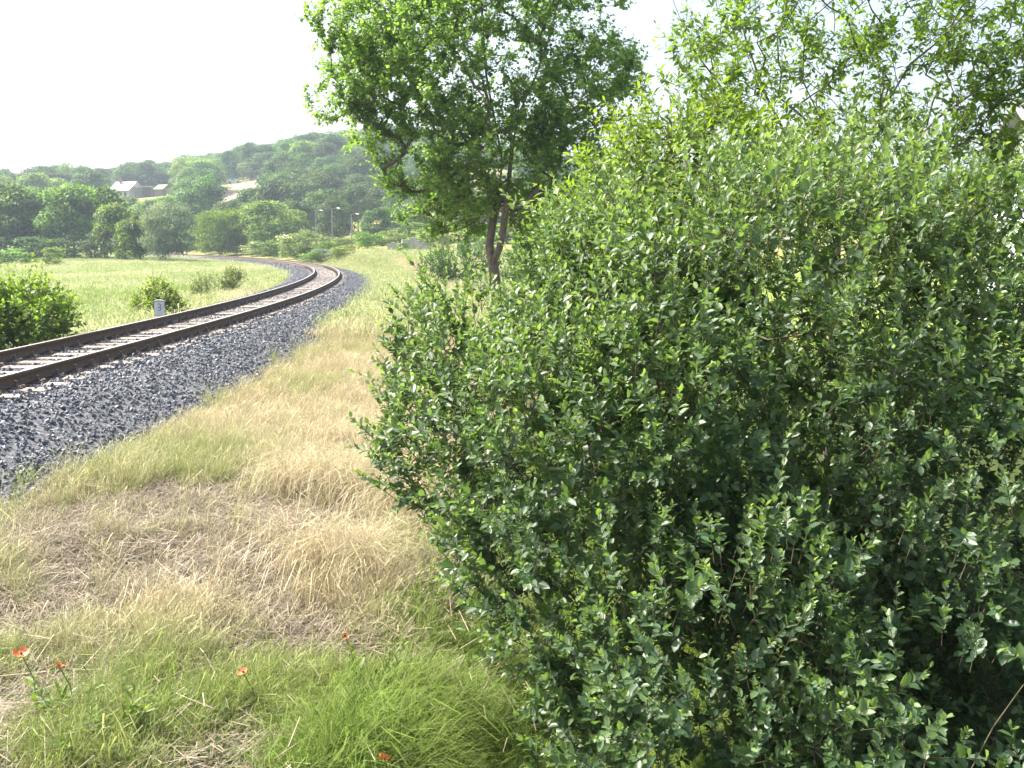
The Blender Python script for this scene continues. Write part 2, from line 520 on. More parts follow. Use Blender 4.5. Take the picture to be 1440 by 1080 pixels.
def scatter(name, P, rot, scl, tint, variants, label=None, cat=None, parent=None):
    """one stuff object: points that carry instances of small meshes"""
    me = bpy.data.meshes.new(name)
    n = len(P)
    me.vertices.add(n)
    me.vertices.foreach_set('co', np.asarray(P, np.float32).ravel())
    me.attributes.new('rot', 'FLOAT_VECTOR', 'POINT').data.foreach_set('vector', np.asarray(rot, np.float32).ravel())
    me.attributes.new('scl', 'FLOAT_VECTOR', 'POINT').data.foreach_set('vector', np.asarray(scl, np.float32).ravel())
    me.attributes.new('tint', 'FLOAT', 'POINT').data.foreach_set('value', np.asarray(tint, np.float32))
    me.attributes.new('pick', 'INT', 'POINT').data.foreach_set('value', rng.integers(0, len(variants), n).astype(np.int32))
    col = bpy.data.collections.new(name + '_pieces')
    for v in variants:
        col.objects.link(bpy.data.objects.new(v.name, v))
    ng = bpy.data.node_groups.new(name, 'GeometryNodeTree')
    ng.interface.new_socket('Geometry', in_out='INPUT', socket_type='NodeSocketGeometry')
    ng.interface.new_socket('Geometry', in_out='OUTPUT', socket_type='NodeSocketGeometry')
    N, L = ng.nodes, ng.links
    gi, go = N.new('NodeGroupInput'), N.new('NodeGroupOutput')
    iop, ci = N.new('GeometryNodeInstanceOnPoints'), N.new('GeometryNodeCollectionInfo')
    ci.inputs['Collection'].default_value = col
    ci.inputs['Separate Children'].default_value = True
    ci.inputs['Reset Children'].default_value = True

    def attr(nm, ty):
        a = N.new('GeometryNodeInputNamedAttribute')
        a.data_type = ty
        a.inputs['Name'].default_value = nm
        return a.outputs[0]
    L.new(gi.outputs[0], iop.inputs['Points'])
    L.new(ci.outputs[0], iop.inputs['Instance'])
    iop.inputs['Pick Instance'].default_value = True
    L.new(attr('pick', 'INT'), iop.inputs['Instance Index'])
    e2r = N.new('FunctionNodeEulerToRotation')
    L.new(attr('rot', 'FLOAT_VECTOR'), e2r.inputs[0])
    L.new(e2r.outputs[0], iop.inputs['Rotation'])
    L.new(attr('scl', 'FLOAT_VECTOR'), iop.inputs['Scale'])
    L.new(iop.outputs[0], go.inputs[0])
    o = link(name, me, parent)
    md = o.modifiers.new('scatter', 'NODES')
    md.node_group = ng
    return tag(o, label, cat, kind='stuff')


def stone_mesh(name):
    bm = bmesh.new()
    p = unit(rng.normal(size=(11, 3))) * rng.uniform(.75, 1.0, (11, 1)) * np.array([.5, .38, .30])
    for q in p:
        bm.verts.new(q)
    res = bmesh.ops.convex_hull(bm, input=bm.verts)
    bmesh.ops.delete(bm, geom=[g for g in res['geom_interior'] if isinstance(g, bmesh.types.BMVert)], context='VERTS')
    me = bpy.data.meshes.new(name)
    bm.to_mesh(me)
    bm.free()
    me.materials.append(M['stone'])
    return me


def stone_material():
    m, nt, N, L, b = mat_new('ballast_stone')
    oi = N.new('ShaderNodeObjectInfo')
    n = n_noise(nt, 3.0, 5)
    c = n_ramp(nt, oi.outputs['Random'], [(0, (.048, .055, .071)), (.55, (.105, .118, .142)), (.9, (.20, .21, .235)), (1, (.25, .235, .215))]).outputs[0]
    c = n_mix(nt, .6, c, n_ramp(nt, n.outputs[0], [(.3, (.55, .55, .58)), (.7, (1.3, 1.3, 1.28))]).outputs[0], 'MULTIPLY')
    L.new(c, b.inputs['Base Color'])
    b.inputs['Roughness'].default_value = .62
    return m


M['stone'] = stone_material()
stones = [stone_mesh('stone_shape') for _ in range(8)]


def sample_ballast(s0, s1, dens, size):
    n = int((s1 - s0) * 6.2 * dens)
    s, o = rng.uniform(s0, s1, n), rng.uniform(-2.8, 3.45, n)
    k = (s / .6 + .5) % 1.0 - .5
    on_sleeper = (abs(k) * .6 < .15) & (abs(o) < 1.28)
    on_rail = abs(abs(o) - .752) < .10
    keep = ~((on_sleeper & (rng.random(n) > .12)) | on_rail)
    # stones spill onto the sleeper ends
    spill = on_sleeper & (abs(o) > 1.0) & (rng.random(n) < .12 + .6 * (abs(o) > 1.17)) & ~on_rail
    keep |= spill
    # thin out raggedly at the toe
    keep &= rng.random(n) < 1 - sstep(2.55, 3.0, np.where(o > 0, o - .40, -o) + .22 * fbm(s * .8, o * .2, 4))
    s, o = s[keep], o[keep]
    z = ballast_profile(s, o) + rng.uniform(-.4, .35, len(s)) * size + np.where(spill[keep], .06, 0)
    return track(s, o, z), rng.uniform(size * .75, size * 1.45, len(s))


parts = [sample_ballast(3, 22, 420, .066), sample_ballast(22, 45, 330, .070), sample_ballast(45, 80, 240, .07), sample_ballast(80, 150, 90, .10)]
BP, BS = np.concatenate([p[0] for p in parts]), np.concatenate([p[1] for p in parts])
BR = rng.uniform(0, 6.28, (len(BP), 3))
_rel = BP - np.array([0, 0, CAM_H])
_dep = _rel[:, 1] * math.cos(PITCH) - _rel[:, 2] * math.sin(PITCH)
_px = 720 + F_PX * _rel[:, 0] / np.maximum(_dep, .1)
_score = np.where((_px > 3) & (_dep > 2) & (track_so(BP[:, 0], BP[:, 1])[1] > 1.5), BS / np.maximum(_dep, .1), 0)
_top = np.argsort(-_score)[:300]
_rest = np.ones(len(BP), bool)
_rest[_top] = False
for i in _top:
    st = bpy.data.objects.new('stone', stones[i % 8])
    COL.objects.link(st)
    st.parent = ballast
    st.location, st.rotation_euler, st.scale = BP[i], BR[i], (BS[i],) * 3
scatter('crushed_stones', BP[_rest], BR[_rest], np.repeat(BS[_rest, None], 3, 1), rng.random(_rest.sum()), stones, parent=ballast)

# ------------------------------------------------------------------ track: rails, sleepers, fastenings
trk = thing('railway_track', 'single railway track with rusty brown rails on pale wooden sleepers curving away to the left', 'railway track', (0, 0, 0))
PROF = [(-.062, -.168), (.062, -.168), (.062, -.157), (.012, -.138), (.008, -.05), (.034, -.040), (.036, -.010), (.028, 0.0), (-.028, 0.0), (-.036, -.010), (-.034, -.040), (-.008, -.05), (-.012, -.138), (-.062, -.157)]
for side in (-1, 1):
    sr = np.arange(-13, 195, .5)
    V = np.stack([track(sr, side * .752 + p[0], p[1] - side * .006) for p in PROF], 1).reshape(-1, 3)
    k = len(PROF)
    F, mi = [], []
    for i in range(len(sr) - 1):
        for j in range(k):
            F.append((i * k + j, i * k + (j + 1) % k, (i + 1) * k + (j + 1) % k, (i + 1) * k + j))
            mi.append(1 if j in (7,) else 0)
    link('rail', mesh_np('rail', V, F, [M['rust'], M['steel']], False, None, mi), trk)

sleepers = []
for v in range(5):
    mb = MB()
    mb.box((0, 0, -.07), (2.56, .235, .14), 0, 0, 1.0, .012)
    me = mb.mesh('sleeper', M['sleeper'])
    co = np.empty(len(me.vertices) * 3)
    me.vertices.foreach_get('co', co)
    co += rng.normal(0, .006, len(co))
    me.vertices.foreach_set('co', co)
    sleepers.append(me)
mb = MB()
mb.box((0, 0, .008), (.37, .16, .018), 0, 0, 1, .004)
for sx in (-1, 1):
    mb.box((sx * .098, 0, .038), (.065, .075, .042), 0, 0, .8)
    mb.tube([(sx * .10, 0, .055), (sx * .10, 0, .105)], [.019, .017], 6)
    for sy in (-1, 1):
        mb.tube([(sx * .16, sy * .05, .015), (sx * .16, sy * .05, .04)], [.02, .016], 6)
clip = mb.mesh('fastening', M['iron'])
for i in range(300):
    s = -2.4 + .6 * i
    p = track(s, 0.0, -.198)
    th = float(np.interp(s, S, TH))
    sl_ = bpy.data.objects.new('sleeper', sleepers[i % 5])
    COL.objects.link(sl_)
    sl_.parent = trk
    sl_.location = p + np.array([0, 0, rng.normal(0, .006)])
    sl_.rotation_euler = (0, 0, -th + rng.normal(0, .012))
    if s < 78:
        for side in (-1, 1):
            c = bpy.data.objects.new('fastening', clip)
            COL.objects.link(c)
            c.parent = sl_
            c.location = (side * .752, 0, .004)

# ------------------------------------------------------------------ kilometre stone
kx, ky = -10.05, 28.4
ks = thing('kilometre_stone', 'small whitewashed kilometre stone with a dark numeral beside the far rail', 'milestone', (kx, ky, ground_z(kx, ky)), R(17))
mb = MB()
ks.scale = (.85, .85, .9)
mb.box((0, 0, .42), (.33, .22, .90), 0, 0, .96, .012)
mb.build('body', M['whitewash'], ks)
mb = MB()
V, n = [], 8
for yy in (-.118, .118):
    V += [(-.172, yy, .872), (.172, yy, .872)] + [(.172 * math.cos(a), yy, .885 + .05 * math.sin(a)) for a in np.linspace(0, math.pi, n)]
k = n + 2
mb.add(V, [tuple(range(k)), tuple(range(2 * k - 1, k - 1, -1))] + [(i, k + i, k + (i + 1) % k, (i + 1) % k) for i in range(k)])
mb.build('cap', M['concrete'], ks)
mb = MB()
for zc in (.655, .76):       # a "3" made of two open bows
    mb.tube([(.05 * math.cos(a) + .0, -.118, zc + .052 * math.sin(a)) for a in np.linspace(R(150), R(-110) if zc > .7 else R(-150), 10)], .013, 5)
mb.build('numeral', M['grey_roof'], ks)


# ------------------------------------------------------------------ plants: skeletons, tubes, leaves
def grow(trunks, targets, step=.3, up=.8, sag=.12, r_=None, min_z=-99.0):
    """branch skeleton: each target is joined to the nearest fitting point of what has grown so far"""
    r_ = r_ or rng
    P, par = [], []
    for t in trunks:
        base = t.get('parent', -1)
        for j, q in enumerate(t['pts']):
            P.append(np.asarray(q, float))
            par.append(base if j == 0 else len(P) - 2)
    P = list(P)
    A = np.zeros((len(P) + 14 * len(targets) + 50, 3))
    A[:len(P)] = P
    n = len(P)
    root = A[0]
    tips = []
    for t in targets[np.argsort(np.linalg.norm(targets - root, axis=1))]:
        d = t - A[:n]
        dist = np.linalg.norm(d, axis=1)
        hor = np.hypot(d[:, 0], d[:, 1])
        cost = dist + up * np.maximum(0, .45 * hor - d[:, 2]) + 4.0 * (A[:n, 2] < min_z)
        i = int(cost.argmin())
        m = max(1, min(12, int(math.ceil(dist[i] / step))))
        a = A[i].copy()
        prev = i
        bow = r_.normal(0, .05, 3) * dist[i] + np.array([0, 0, -sag * dist[i]])
        for j in range(1, m + 1):
            f = j / m
            A[n] = a + (t - a) * f + bow * math.sin(math.pi * f)
            par.append(prev)
            prev = n
            n += 1
        tips.append(prev)
    return A[:n], np.array(par), np.array(tips)


def radii(A, par, tip_r, e=2.3, rmax=9):
    n = len(A)
    q = np.zeros(n)
    for i in range(n - 1, -1, -1):
        if q[i] == 0:
            q[i] = tip_r ** e
        if par[i] >= 0:
            q[par[i]] += q[i]
    return np.minimum(q ** (1 / e), rmax)


def tube_mesh(name, A, par, rad, mat, k=6, min_r=0.0):
    n = len(A)
    kids = [[] for _ in range(n)]
    for i in range(n):
        if par[i] >= 0:
            kids[par[i]].append(i)
    V, F = [], []
    nv = 0
    starts = [(i, -1) for i in range(n) if par[i] < 0]
    ang = np.arange(k) * 2 * math.pi / k
    while starts:
        i, p = starts.pop()
        chain = [] if p < 0 else [p]
        chain.append(i)
        while kids[i]:
            ks_ = sorted(kids[i], key=lambda c: -rad[c])
            for c in ks_[1:]:
                starts.append((c, i))
            i = ks_[0]
            chain.append(i)
        if len(chain) < 2:
            continue
        pts = A[chain]
        rs = rad[chain].copy()
        if p >= 0:
            rs[0] = rs[1]
        rs[-1] *= .6
        if rs.max() < min_r:
            continue
        d = unit(np.gradient(pts, axis=0))
        ref = np.array([0.31, .95, .05]) if abs(d[0][2]) > .7 else np.array([0, 0, 1.])
        a = unit(np.cross(d, ref))
        b = np.cross(d, a)
        ring = pts[:, None] + (a[:, None] * np.cos(ang)[None, :, None] + b[:, None] * np.sin(ang)[None, :, None]) * rs[:, None, None]
        m = len(chain)
        V.append(ring.reshape(-1, 3))
        ii = (np.arange(m - 1)[:, None] * k + np.arange(k)[None]) + nv
        jj = (np.arange(m - 1)[:, None] * k + (np.arange(k)[None] + 1) % k) + nv
        F.append(np.stack([ii, jj, jj + k, ii + k], -1).reshape(-1, 4))
        nv += m * k
    return mesh_np(name, np.concatenate(V), np.concatenate(F), mat, True)


def sticks(P0, P1, r0, r1):
    """thin three-sided twigs -> verts, tris"""
    d = unit(P1 - P0)
    a = unit(np.cross(d, np.array([.3, .5, .81])))
    b = np.cross(d, a)
    ang = np.arange(3) * 2.0944
    w = a[:, None] * np.cos(ang)[None, :, None] + b[:, None] * np.sin(ang)[None, :, None]
    V = np.concatenate([P0[:, None] + w * r0, P1[:, None] + w * r1], 1)
    n = len(P0)
    f = np.array([(0, 1, 4), (0, 4, 3), (1, 2, 5), (1, 5, 4), (2, 0, 3), (2, 3, 5)])
    return V.reshape(-1, 3), (f[None] + np.arange(n)[:, None, None] * 6).reshape(-1, 3)


# leaf outlines: along, across, lift
T_OVAL = (np.array([(0, 0, 0), (.34, 0, -.02), (.70, 0, -.02), (1, 0, -.10), (.30, .40, .06), (.66, .42, .05), (.30, -.40, .06), (.66, -.42, .05)]),
          np.array([(0, 1, 4), (1, 5, 4), (1, 2, 5), (2, 3, 5), (0, 6, 1), (1, 6, 7), (1, 7, 2), (2, 7, 3)]))
T_DIAMOND = (np.array([(0, 0, 0), (.45, .5, .05), (1, 0, -.08), (.45, -.5, .05)]), np.array([(0, 2, 1), (0, 3, 2)]))
T_HEART = (np.array([(0, 0, 0), (.22, .50, .04), (.55, .42, .04), (1, 0, -.06), (.55, -.42, .04), (.22, -.50, .04)]), np.array([(0, 3, 1), (1, 3, 2), (0, 5, 3), (5, 4, 3)]))
T_OVAL4 = (np.array([(0, 0, -.02), (.30, .40, .06), (.68, .40, .05), (1, 0, -.10), (.68, -.40, .05), (.30, -.40, .06)]), np.array([(0, 3, 1), (1, 3, 2), (0, 5, 3), (5, 4, 3)]))
T_LANCE = (np.array([(0, 0, 0), (.4, .5, .05), (.4, 0, -.02), (.4, -.5, .05), (1, 0, -.15)]), np.array([(0, 2, 1), (0, 3, 2), (1, 2, 4), (2, 3, 4)]))


def leaf_frames(P, A, N, L, W):
    A = unit(A)
    B = unit(np.cross(N, A))
    N2 = np.cross(A, B)
    return P, A, B, N2, L, W


def leaf_verts(fr, tpl):
    P, A, B, N2, L, W = fr
    T, F = tpl
    V = P[:, None] + T[None, :, 0, None] * (A * L[:, None])[:, None] + T[None, :, 1, None] * (B * W[:, None])[:, None] + T[None, :, 2, None] * (N2 * L[:, None])[:, None]
    n, k = len(P), len(T)
    return V.reshape(-1, 3), (F[None] + np.arange(n)[:, None, None] * k).reshape(-1, 3)


def leaf_mesh(name, fr, tpl, var, mats, smooth=True):
    V, F = leaf_verts(fr, tpl)
    return mesh_np(name, V, F, mats, smooth, {'var': np.repeat(var, len(tpl[0]))})


def twig_leaves(B, D, Ln, nl, L, W, open_=.9, droop=0.0, jit=.25, tip_light=.55, base_var=None, r_=None):
    """leaves set spirally on straight twigs -> frames, var"""
    r_ = r_ or rng
    T = len(B)
    j = np.arange(nl)
    D = unit(D)
    a = unit(np.cross(D, np.array([.2, .4, .89])))
    b = np.cross(D, a)
    ph = r_.uniform(0, 6.28, (T, 1)) + j[None] * 2.4
    rad = a[:, None] * np.cos(ph)[..., None] + b[:, None] * np.sin(ph)[..., None]
    f = ((j + .6) / nl)[None] + r_.normal(0, .3 / nl, (T, nl))
    P = B[:, None] + D[:, None] * (Ln[:, None] * f)[..., None]
    opening = open_ * (1.25 - .75 * f)[..., None]
    A = D[:, None] * (1 - .35 * opening) + rad * opening + np.array([0, 0, -1.0]) * droop + r_.normal(0, jit, (T, nl, 3))
    N = D[:, None] * .8 - rad * .25 + np.array([0, 0, .55]) + r_.normal(0, jit * 1.3, (T, nl, 3))
    sz = r_.uniform(.5, 1.35, (T, nl)) * (1 - .38 * np.clip(f - .55, 0, 1) / .45)
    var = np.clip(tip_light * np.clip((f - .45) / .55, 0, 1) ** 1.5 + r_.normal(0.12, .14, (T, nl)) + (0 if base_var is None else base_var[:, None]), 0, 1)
    P, A, N, sz, var = [q.reshape(-1, 3) if q.ndim == 3 else q.ravel() for q in (P, A, N, sz, var)]
    return leaf_frames(P, A, N, L * sz, W * sz), var


def ball(n, r_=None):
    return unit((r_ or rng).normal(size=(n, 3)))


def frames_pick(fr, m):
    return tuple(q[m] for q in fr)


def leaf_parts(root, fr, var, tpl, mat, count, name='leaf'):
    """the leaves that show largest as single objects; returns the mask of the rest"""
    P = fr[0]
    rel = P - np.array([0, 0, CAM_H])
    dep = rel[:, 1] * math.cos(PITCH) - rel[:, 2] * math.sin(PITCH)
    px = 720 + F_PX * rel[:, 0] / np.maximum(dep, .1)
    py = 540 - F_PX * (rel[:, 1] * math.sin(PITCH) + rel[:, 2] * math.cos(PITCH)) / np.maximum(dep, .1)
    ok = (px > 10) & (px < 1430) & (py > 10) & (py < 1070) & (dep > .5)
    facing = abs((fr[3] * unit(rel)).sum(1))
    sc_ = np.where(ok, fr[4] / np.maximum(dep, .1) * (.3 + facing), 0)
    # keep only the frontmost leaf of each small cell of view
    order = np.argsort(dep)
    cell = (np.clip(px, -999, 9999) // 16).astype(int) * 10007 + (np.clip(py, -999, 9999) // 16).astype(int)
    _, first = np.unique(cell[order], return_index=True)
    front = np.zeros(len(P), bool)
    front[order[first]] = True
    sc_ = np.where(front, sc_, 0)
    top = np.argsort(-sc_)[:count]
    shapes = []
    for q in range(5):
        shapes.append(mesh_np(name, tpl[0], tpl[1], mat, True, {'var': np.full(len(tpl[0]), .05 + .2 * q)}))
    inv = np.array(root.matrix_basis.inverted())
    for i in top:
        o = bpy.data.objects.new(name, shapes[int(min(4, var[i] * 5))])
        COL.objects.link(o)
        o.parent = root
        m = np.eye(4)
        m[:3, 0], m[:3, 1], m[:3, 2] = fr[1][i] * fr[4][i], fr[2][i] * fr[5][i], fr[3][i] * fr[4][i]
        m[:3, 3] = P[i]
        o.matrix_basis = Matrix((inv @ m).tolist())
    rest = np.ones(len(P), bool)
    rest[top] = False
    return rest


def bush(name, label, cat, root, lobes, nshoot, L, W, mat, tpl=T_OVAL, nl=12, slen=(.16, .34), upness=.75, nparts=0, ntgt=260, tip_r=.003,
         group=None, inner=.35, droop=0.0, stems=4, base_r=None, seed=0, open_=.9, lump=.22, tip_light=.55):
    """leafy shrub: lobes = (centre, radius xyz); shoots crowd near the lobe surfaces, stems rise from the root"""
    r_ = np.random.default_rng(100 + seed)
    C = np.array([l[0] for l in lobes], float)
    Rr = np.array([np.broadcast_to(l[1], 3) for l in lobes], float)
    area = (Rr[:, 0] * Rr[:, 2])
    cnt = (nshoot * area / area.sum()).astype(int)
    B, D = [], []
    for c, rr, n in zip(C, Rr, cnt):
        u = ball(n, r_)
        lumpy = 1 + lump * fbm(u[:, 0] * 2.6 + c[0] * 3, u[:, 2] * 2.6 + u[:, 1] * 2.2 + c[2], 50 + seed)
        dep = np.where(r_.random(n) < inner, r_.uniform(.35, .9, n), r_.uniform(.82, 1.02, n) + np.where(r_.random(n) < .06, .14, 0))
        B.append(c + u * rr * (lumpy * dep)[:, None])
        D.append(u * .55 + np.array([0, 0, upness]) + r_.normal(0, .33, (n, 3)))
    B, D = np.concatenate(B), np.concatenate(D)
    # drop shoots buried deep inside another lobe, and those under the ground
    deep = np.zeros(len(B), bool)
    for c, rr in zip(C, Rr):
        deep |= np.linalg.norm((B - c) / rr, axis=1) < .55
    keep = (~deep | (r_.random(len(B)) < .3)) & (B[:, 2] > ground_z(B[:, 0], B[:, 1]) + .05)
    # clumps: thin the shoots where a 3-D noise is low
    cl = vnoise(B[:, 0] * 2.3 + B[:, 2] * 1.1, B[:, 1] * 2.3 - B[:, 2] * 1.9, 77 + seed)
    keep &= r_.random(len(B)) < .56 + .72 * cl
    B, D = B[keep], D[keep]
    root = np.asarray(root, float)
    rt = thing(name, label, cat, root, 0, group)
    inv = -root
    # stems
    tg = B[r_.choice(len(B), min(ntgt, len(B)), replace=False)]
    trunks, nn = [], 0
    top = C.mean(0)
    trunks.append({'pts': [root, root + np.array([0, 0, .12])]})
    nn = 2
    for i in range(stems):
        l = C[i % len(C)]
        a = root + np.r_[r_.normal(0, .12, 2), .1]
        pts = [a + (l - a) * f + np.array([0, 0, .15 * math.sin(math.pi * f)]) * np.linalg.norm(l - a) * .5 + r_.normal(0, .03, 3) for f in np.linspace(0, .85, 6)]
        trunks.append({'pts': pts, 'parent': 1})
    A, par, _ = grow(trunks, tg, .3, .5, .05, r_)
    rad = radii(A, par, tip_r, 2.1, base_r or 9)
    link('stems', tube_mesh('stems', A + inv, par, rad, M['twig'], 6), rt)
    Ln = r_.uniform(*slen, len(B)) * np.where(r_.random(len(B)) < .10 + .25 * (B[:, 2] > np.percentile(B[:, 2], 80)), 1.6, 1)
    Du = unit(D)
    V, F = sticks(B - Du * .06 + inv, B + Du * Ln[:, None] + inv, tip_r, tip_r * .5)
    link('twigs', mesh_np('twigs', V, F, M['twig']), rt)['kind'] = 'stuff'
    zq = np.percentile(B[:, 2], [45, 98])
    paler = np.where(r_.random(len(B)) < .25, .22, 0) + .1 * cl[keep] + .24 * np.clip((B[:, 2] - zq[0]) / (zq[1] - zq[0]), 0, 1)  # random young shoots, clump noise, and a paler tone with height
    fr, var = twig_leaves(B, D, Ln, nl, L, W, open_, droop, .25, tip_light, paler, r_)
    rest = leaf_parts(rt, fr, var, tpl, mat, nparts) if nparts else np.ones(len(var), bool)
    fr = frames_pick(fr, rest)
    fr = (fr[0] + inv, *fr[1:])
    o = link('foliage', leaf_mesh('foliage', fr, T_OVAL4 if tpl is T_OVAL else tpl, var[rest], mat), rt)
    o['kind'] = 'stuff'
    return rt


def lobe(px, py, d, r, ry=None, rz=None):
    return (at(px, py, d), (r, ry or r, rz or r))


# ------------------------------------------------------------------ the big bush on the right
bx, by = 1.75, 5.6
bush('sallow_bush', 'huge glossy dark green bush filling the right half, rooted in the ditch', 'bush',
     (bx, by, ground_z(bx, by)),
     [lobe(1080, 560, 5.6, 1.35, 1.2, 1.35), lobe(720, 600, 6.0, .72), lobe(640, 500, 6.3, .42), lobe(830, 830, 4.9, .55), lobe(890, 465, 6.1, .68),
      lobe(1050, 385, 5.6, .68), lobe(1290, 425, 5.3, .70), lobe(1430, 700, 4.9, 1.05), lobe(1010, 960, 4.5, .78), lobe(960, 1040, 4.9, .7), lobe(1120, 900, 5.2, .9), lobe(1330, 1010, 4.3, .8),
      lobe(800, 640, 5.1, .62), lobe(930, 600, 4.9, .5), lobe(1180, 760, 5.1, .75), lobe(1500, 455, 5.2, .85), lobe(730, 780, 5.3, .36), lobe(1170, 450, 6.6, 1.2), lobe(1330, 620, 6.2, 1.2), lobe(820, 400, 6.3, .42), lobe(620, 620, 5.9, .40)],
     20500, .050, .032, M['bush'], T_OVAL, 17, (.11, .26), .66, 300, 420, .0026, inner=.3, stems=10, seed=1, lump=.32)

# ------------------------------------------------------------------ yellow-green shrub behind it
bx, by = 1.35, 7.9
bush('bright_shrub', 'bright yellow-green shrub showing above the dark bush beside the poplar', 'shrub', (bx, by, ground_z(bx, by)),
     [lobe(900, 330, 7.6, .64), lobe(985, 272, 7.8, .60), lobe(865, 430, 7.4, .5), lobe(1060, 370, 8.0, .66), lobe(980, 490, 7.8, .8), lobe(925, 240, 7.9, .36), lobe(1060, 270, 8.2, .55)],
     2600, .082, .036, M['yellow_bush'], T_OVAL, 12, (.2, .36), .4, 0, 160, .003, droop=.35, seed=2, tip_light=.6)


# ------------------------------------------------------------------ trees with a grown skeleton
def sky_tree(name, label, trunks, lobes, ntgt, twigs_per, nl, L, W, tpl, mat, seed, tlen=(.25, .5), tip_r=.006, up=.8, droop=.3, nparts=0, rmax=.2, e=2.3, step=.4, crown_in=.25, bias=.3, shoot_up=.3, min_z=-99.0):
    r_ = np.random.default_rng(500 + seed)
    C = np.array([l[0] for l in lobes], float)
    Rr = np.array([np.broadcast_to(l[1], 3) for l in lobes], float)
    vol = Rr.prod(1)
    tg = []
    for c, rr, n in zip(C, Rr, np.maximum(6, (ntgt * vol ** .8 / (vol ** .8).sum())).astype(int)):
        u = ball(n, r_)
        dd = r_.uniform(crown_in, 1, n) ** .6
        tg.append(c + u * rr * (dd * (1 + .25 * vnoise(u[:, 0] * 3 + c[0], u[:, 2] * 3 + u[:, 1] * 3, 9 + seed)))[:, None])
    tg = np.concatenate(tg)
    root = np.asarray(trunks[0]['pts'][0], float)
    rt = thing(name, label, 'tree', root)
    A, par, tips = grow(trunks, tg, step, up, .04, r_, min_z)
    rad = radii(A, par, tip_r, e, rmax)
    nt_ = sum(len(t['pts']) for t in trunks)
    rad[nt_:] = np.minimum(rad[nt_:], rmax * .2)
    link('trunk', tube_mesh('trunk', A - root, par, rad, M['bark'], 7), rt)
    tp = A[tips]
    td = unit(A[tips] - A[par[tips]])
    B = np.repeat(tp, twigs_per, 0) - np.repeat(td, twigs_per, 0) * r_.uniform(0, .5, (len(tp) * twigs_per, 1)) * step
    D = np.repeat(td, twigs_per, 0) * .7 + r_.normal(0, .55, B.shape) + np.array([0, 0, shoot_up])
    Ln = r_.uniform(*tlen, len(B))
    Du = unit(D)
    V, F = sticks(B - root, B + Du * Ln[:, None] - root, tip_r * .6, tip_r * .3)
    link('twigs', mesh_np('twigs', V, F, M['twig']), rt)['kind'] = 'stuff'
    bv = bias * vnoise(B[:, 0] * 1.1 + B[:, 2], B[:, 1] * 1.1 - B[:, 2] * .8, 3 + seed) + .15
    fr, var = twig_leaves(B, D, Ln, nl, L, W, 1.0, droop, .4, .35, bv, r_)
    rest = leaf_parts(rt, fr, var, tpl, mat, nparts) if nparts else np.ones(len(var), bool)
    fr = frames_pick(fr, rest)
    fr = (fr[0] - root, *fr[1:])
    link('crown', leaf_mesh('crown', fr, tpl, var[rest], mat), rt)['kind'] = 'stuff'
    return rt


d = 22.0
pz = ground_z(-.35, 22)
P_ = lambda px, py, dd=d: at(px, py, dd)
base = P_(700, 430)
base[2] = pz - .1
trunks = [{'pts': [base, P_(699, 440), P_(697, 400), P_(693, 370)]},                                                   # 0..3
          {'pts': [P_(688, 345), P_(693, 310), P_(702, 270), P_(706, 225), P_(698, 180), P_(690, 140), P_(683, 100), P_(680, 50), P_(677, 0), P_(674, -60), P_(672, -140)], 'parent': 3},
          {'pts': [P_(702, 350, 21.8), P_(708, 320, 21.6), P_(712, 290, 21.5), P_(716, 250, 21.4), P_(720, 205, 21.2), P_(732, 155, 21), P_(752, 110, 20.8), P_(770, 60, 20.6), P_(785, 0, 20.5)], 'parent': 3},
          {'pts': [P_(735, 290, 21.3), P_(760, 262, 21.2), P_(790, 235, 21)], 'parent': 17}]
sky_tree('poplar_tree', 'tall poplar with a slim forked grey trunk standing left of the big bush', trunks,
         [lobe(670, 70, 22, 3.4, 3.0, 2.8), lobe(690, 225, 22, 2.2, 2.2, 1.5), lobe(505, 130, 22, 1.15, 1.4, 1.3), lobe(560, 60, 22.5, 1.7, 1.6, 1.8), lobe(838, 120, 21.5, 1.1, 1.3, 1.4),
          lobe(640, 290, 23.2, 1.0, .9, .6), lobe(750, 290, 23.6, 1.0, .9, .8), lobe(670, -140, 22, 3.0, 2.8, 2.6), lobe(500, 30, 21.5, .9, 1.2, 1.0), lobe(570, 235, 22.3, .75, .9, .7), lobe(780, 320, 23.4, .7, .9, .8), lobe(625, 270, 22.6, .6, .9, .5), lobe(600, 300, 22.7, .65, .7, .5), lobe(650, 322, 22.9, .5, .5, .32), lobe(748, 332, 22.8, .6, .7, .62), lobe(778, 290, 22.6, .7, .8, .6), lobe(520, 190, 21.8, .7, .9, .6), lobe(800, 215, 21.6, .9, 1.1, .9)],
         1250, 8, 11, .086, .084, T_DIAMOND, M['poplar'], 1, (.3, .6), .0075, .4, .4, rmax=.22, e=2.2, step=.45, min_z=at(700, 285, 22)[2])

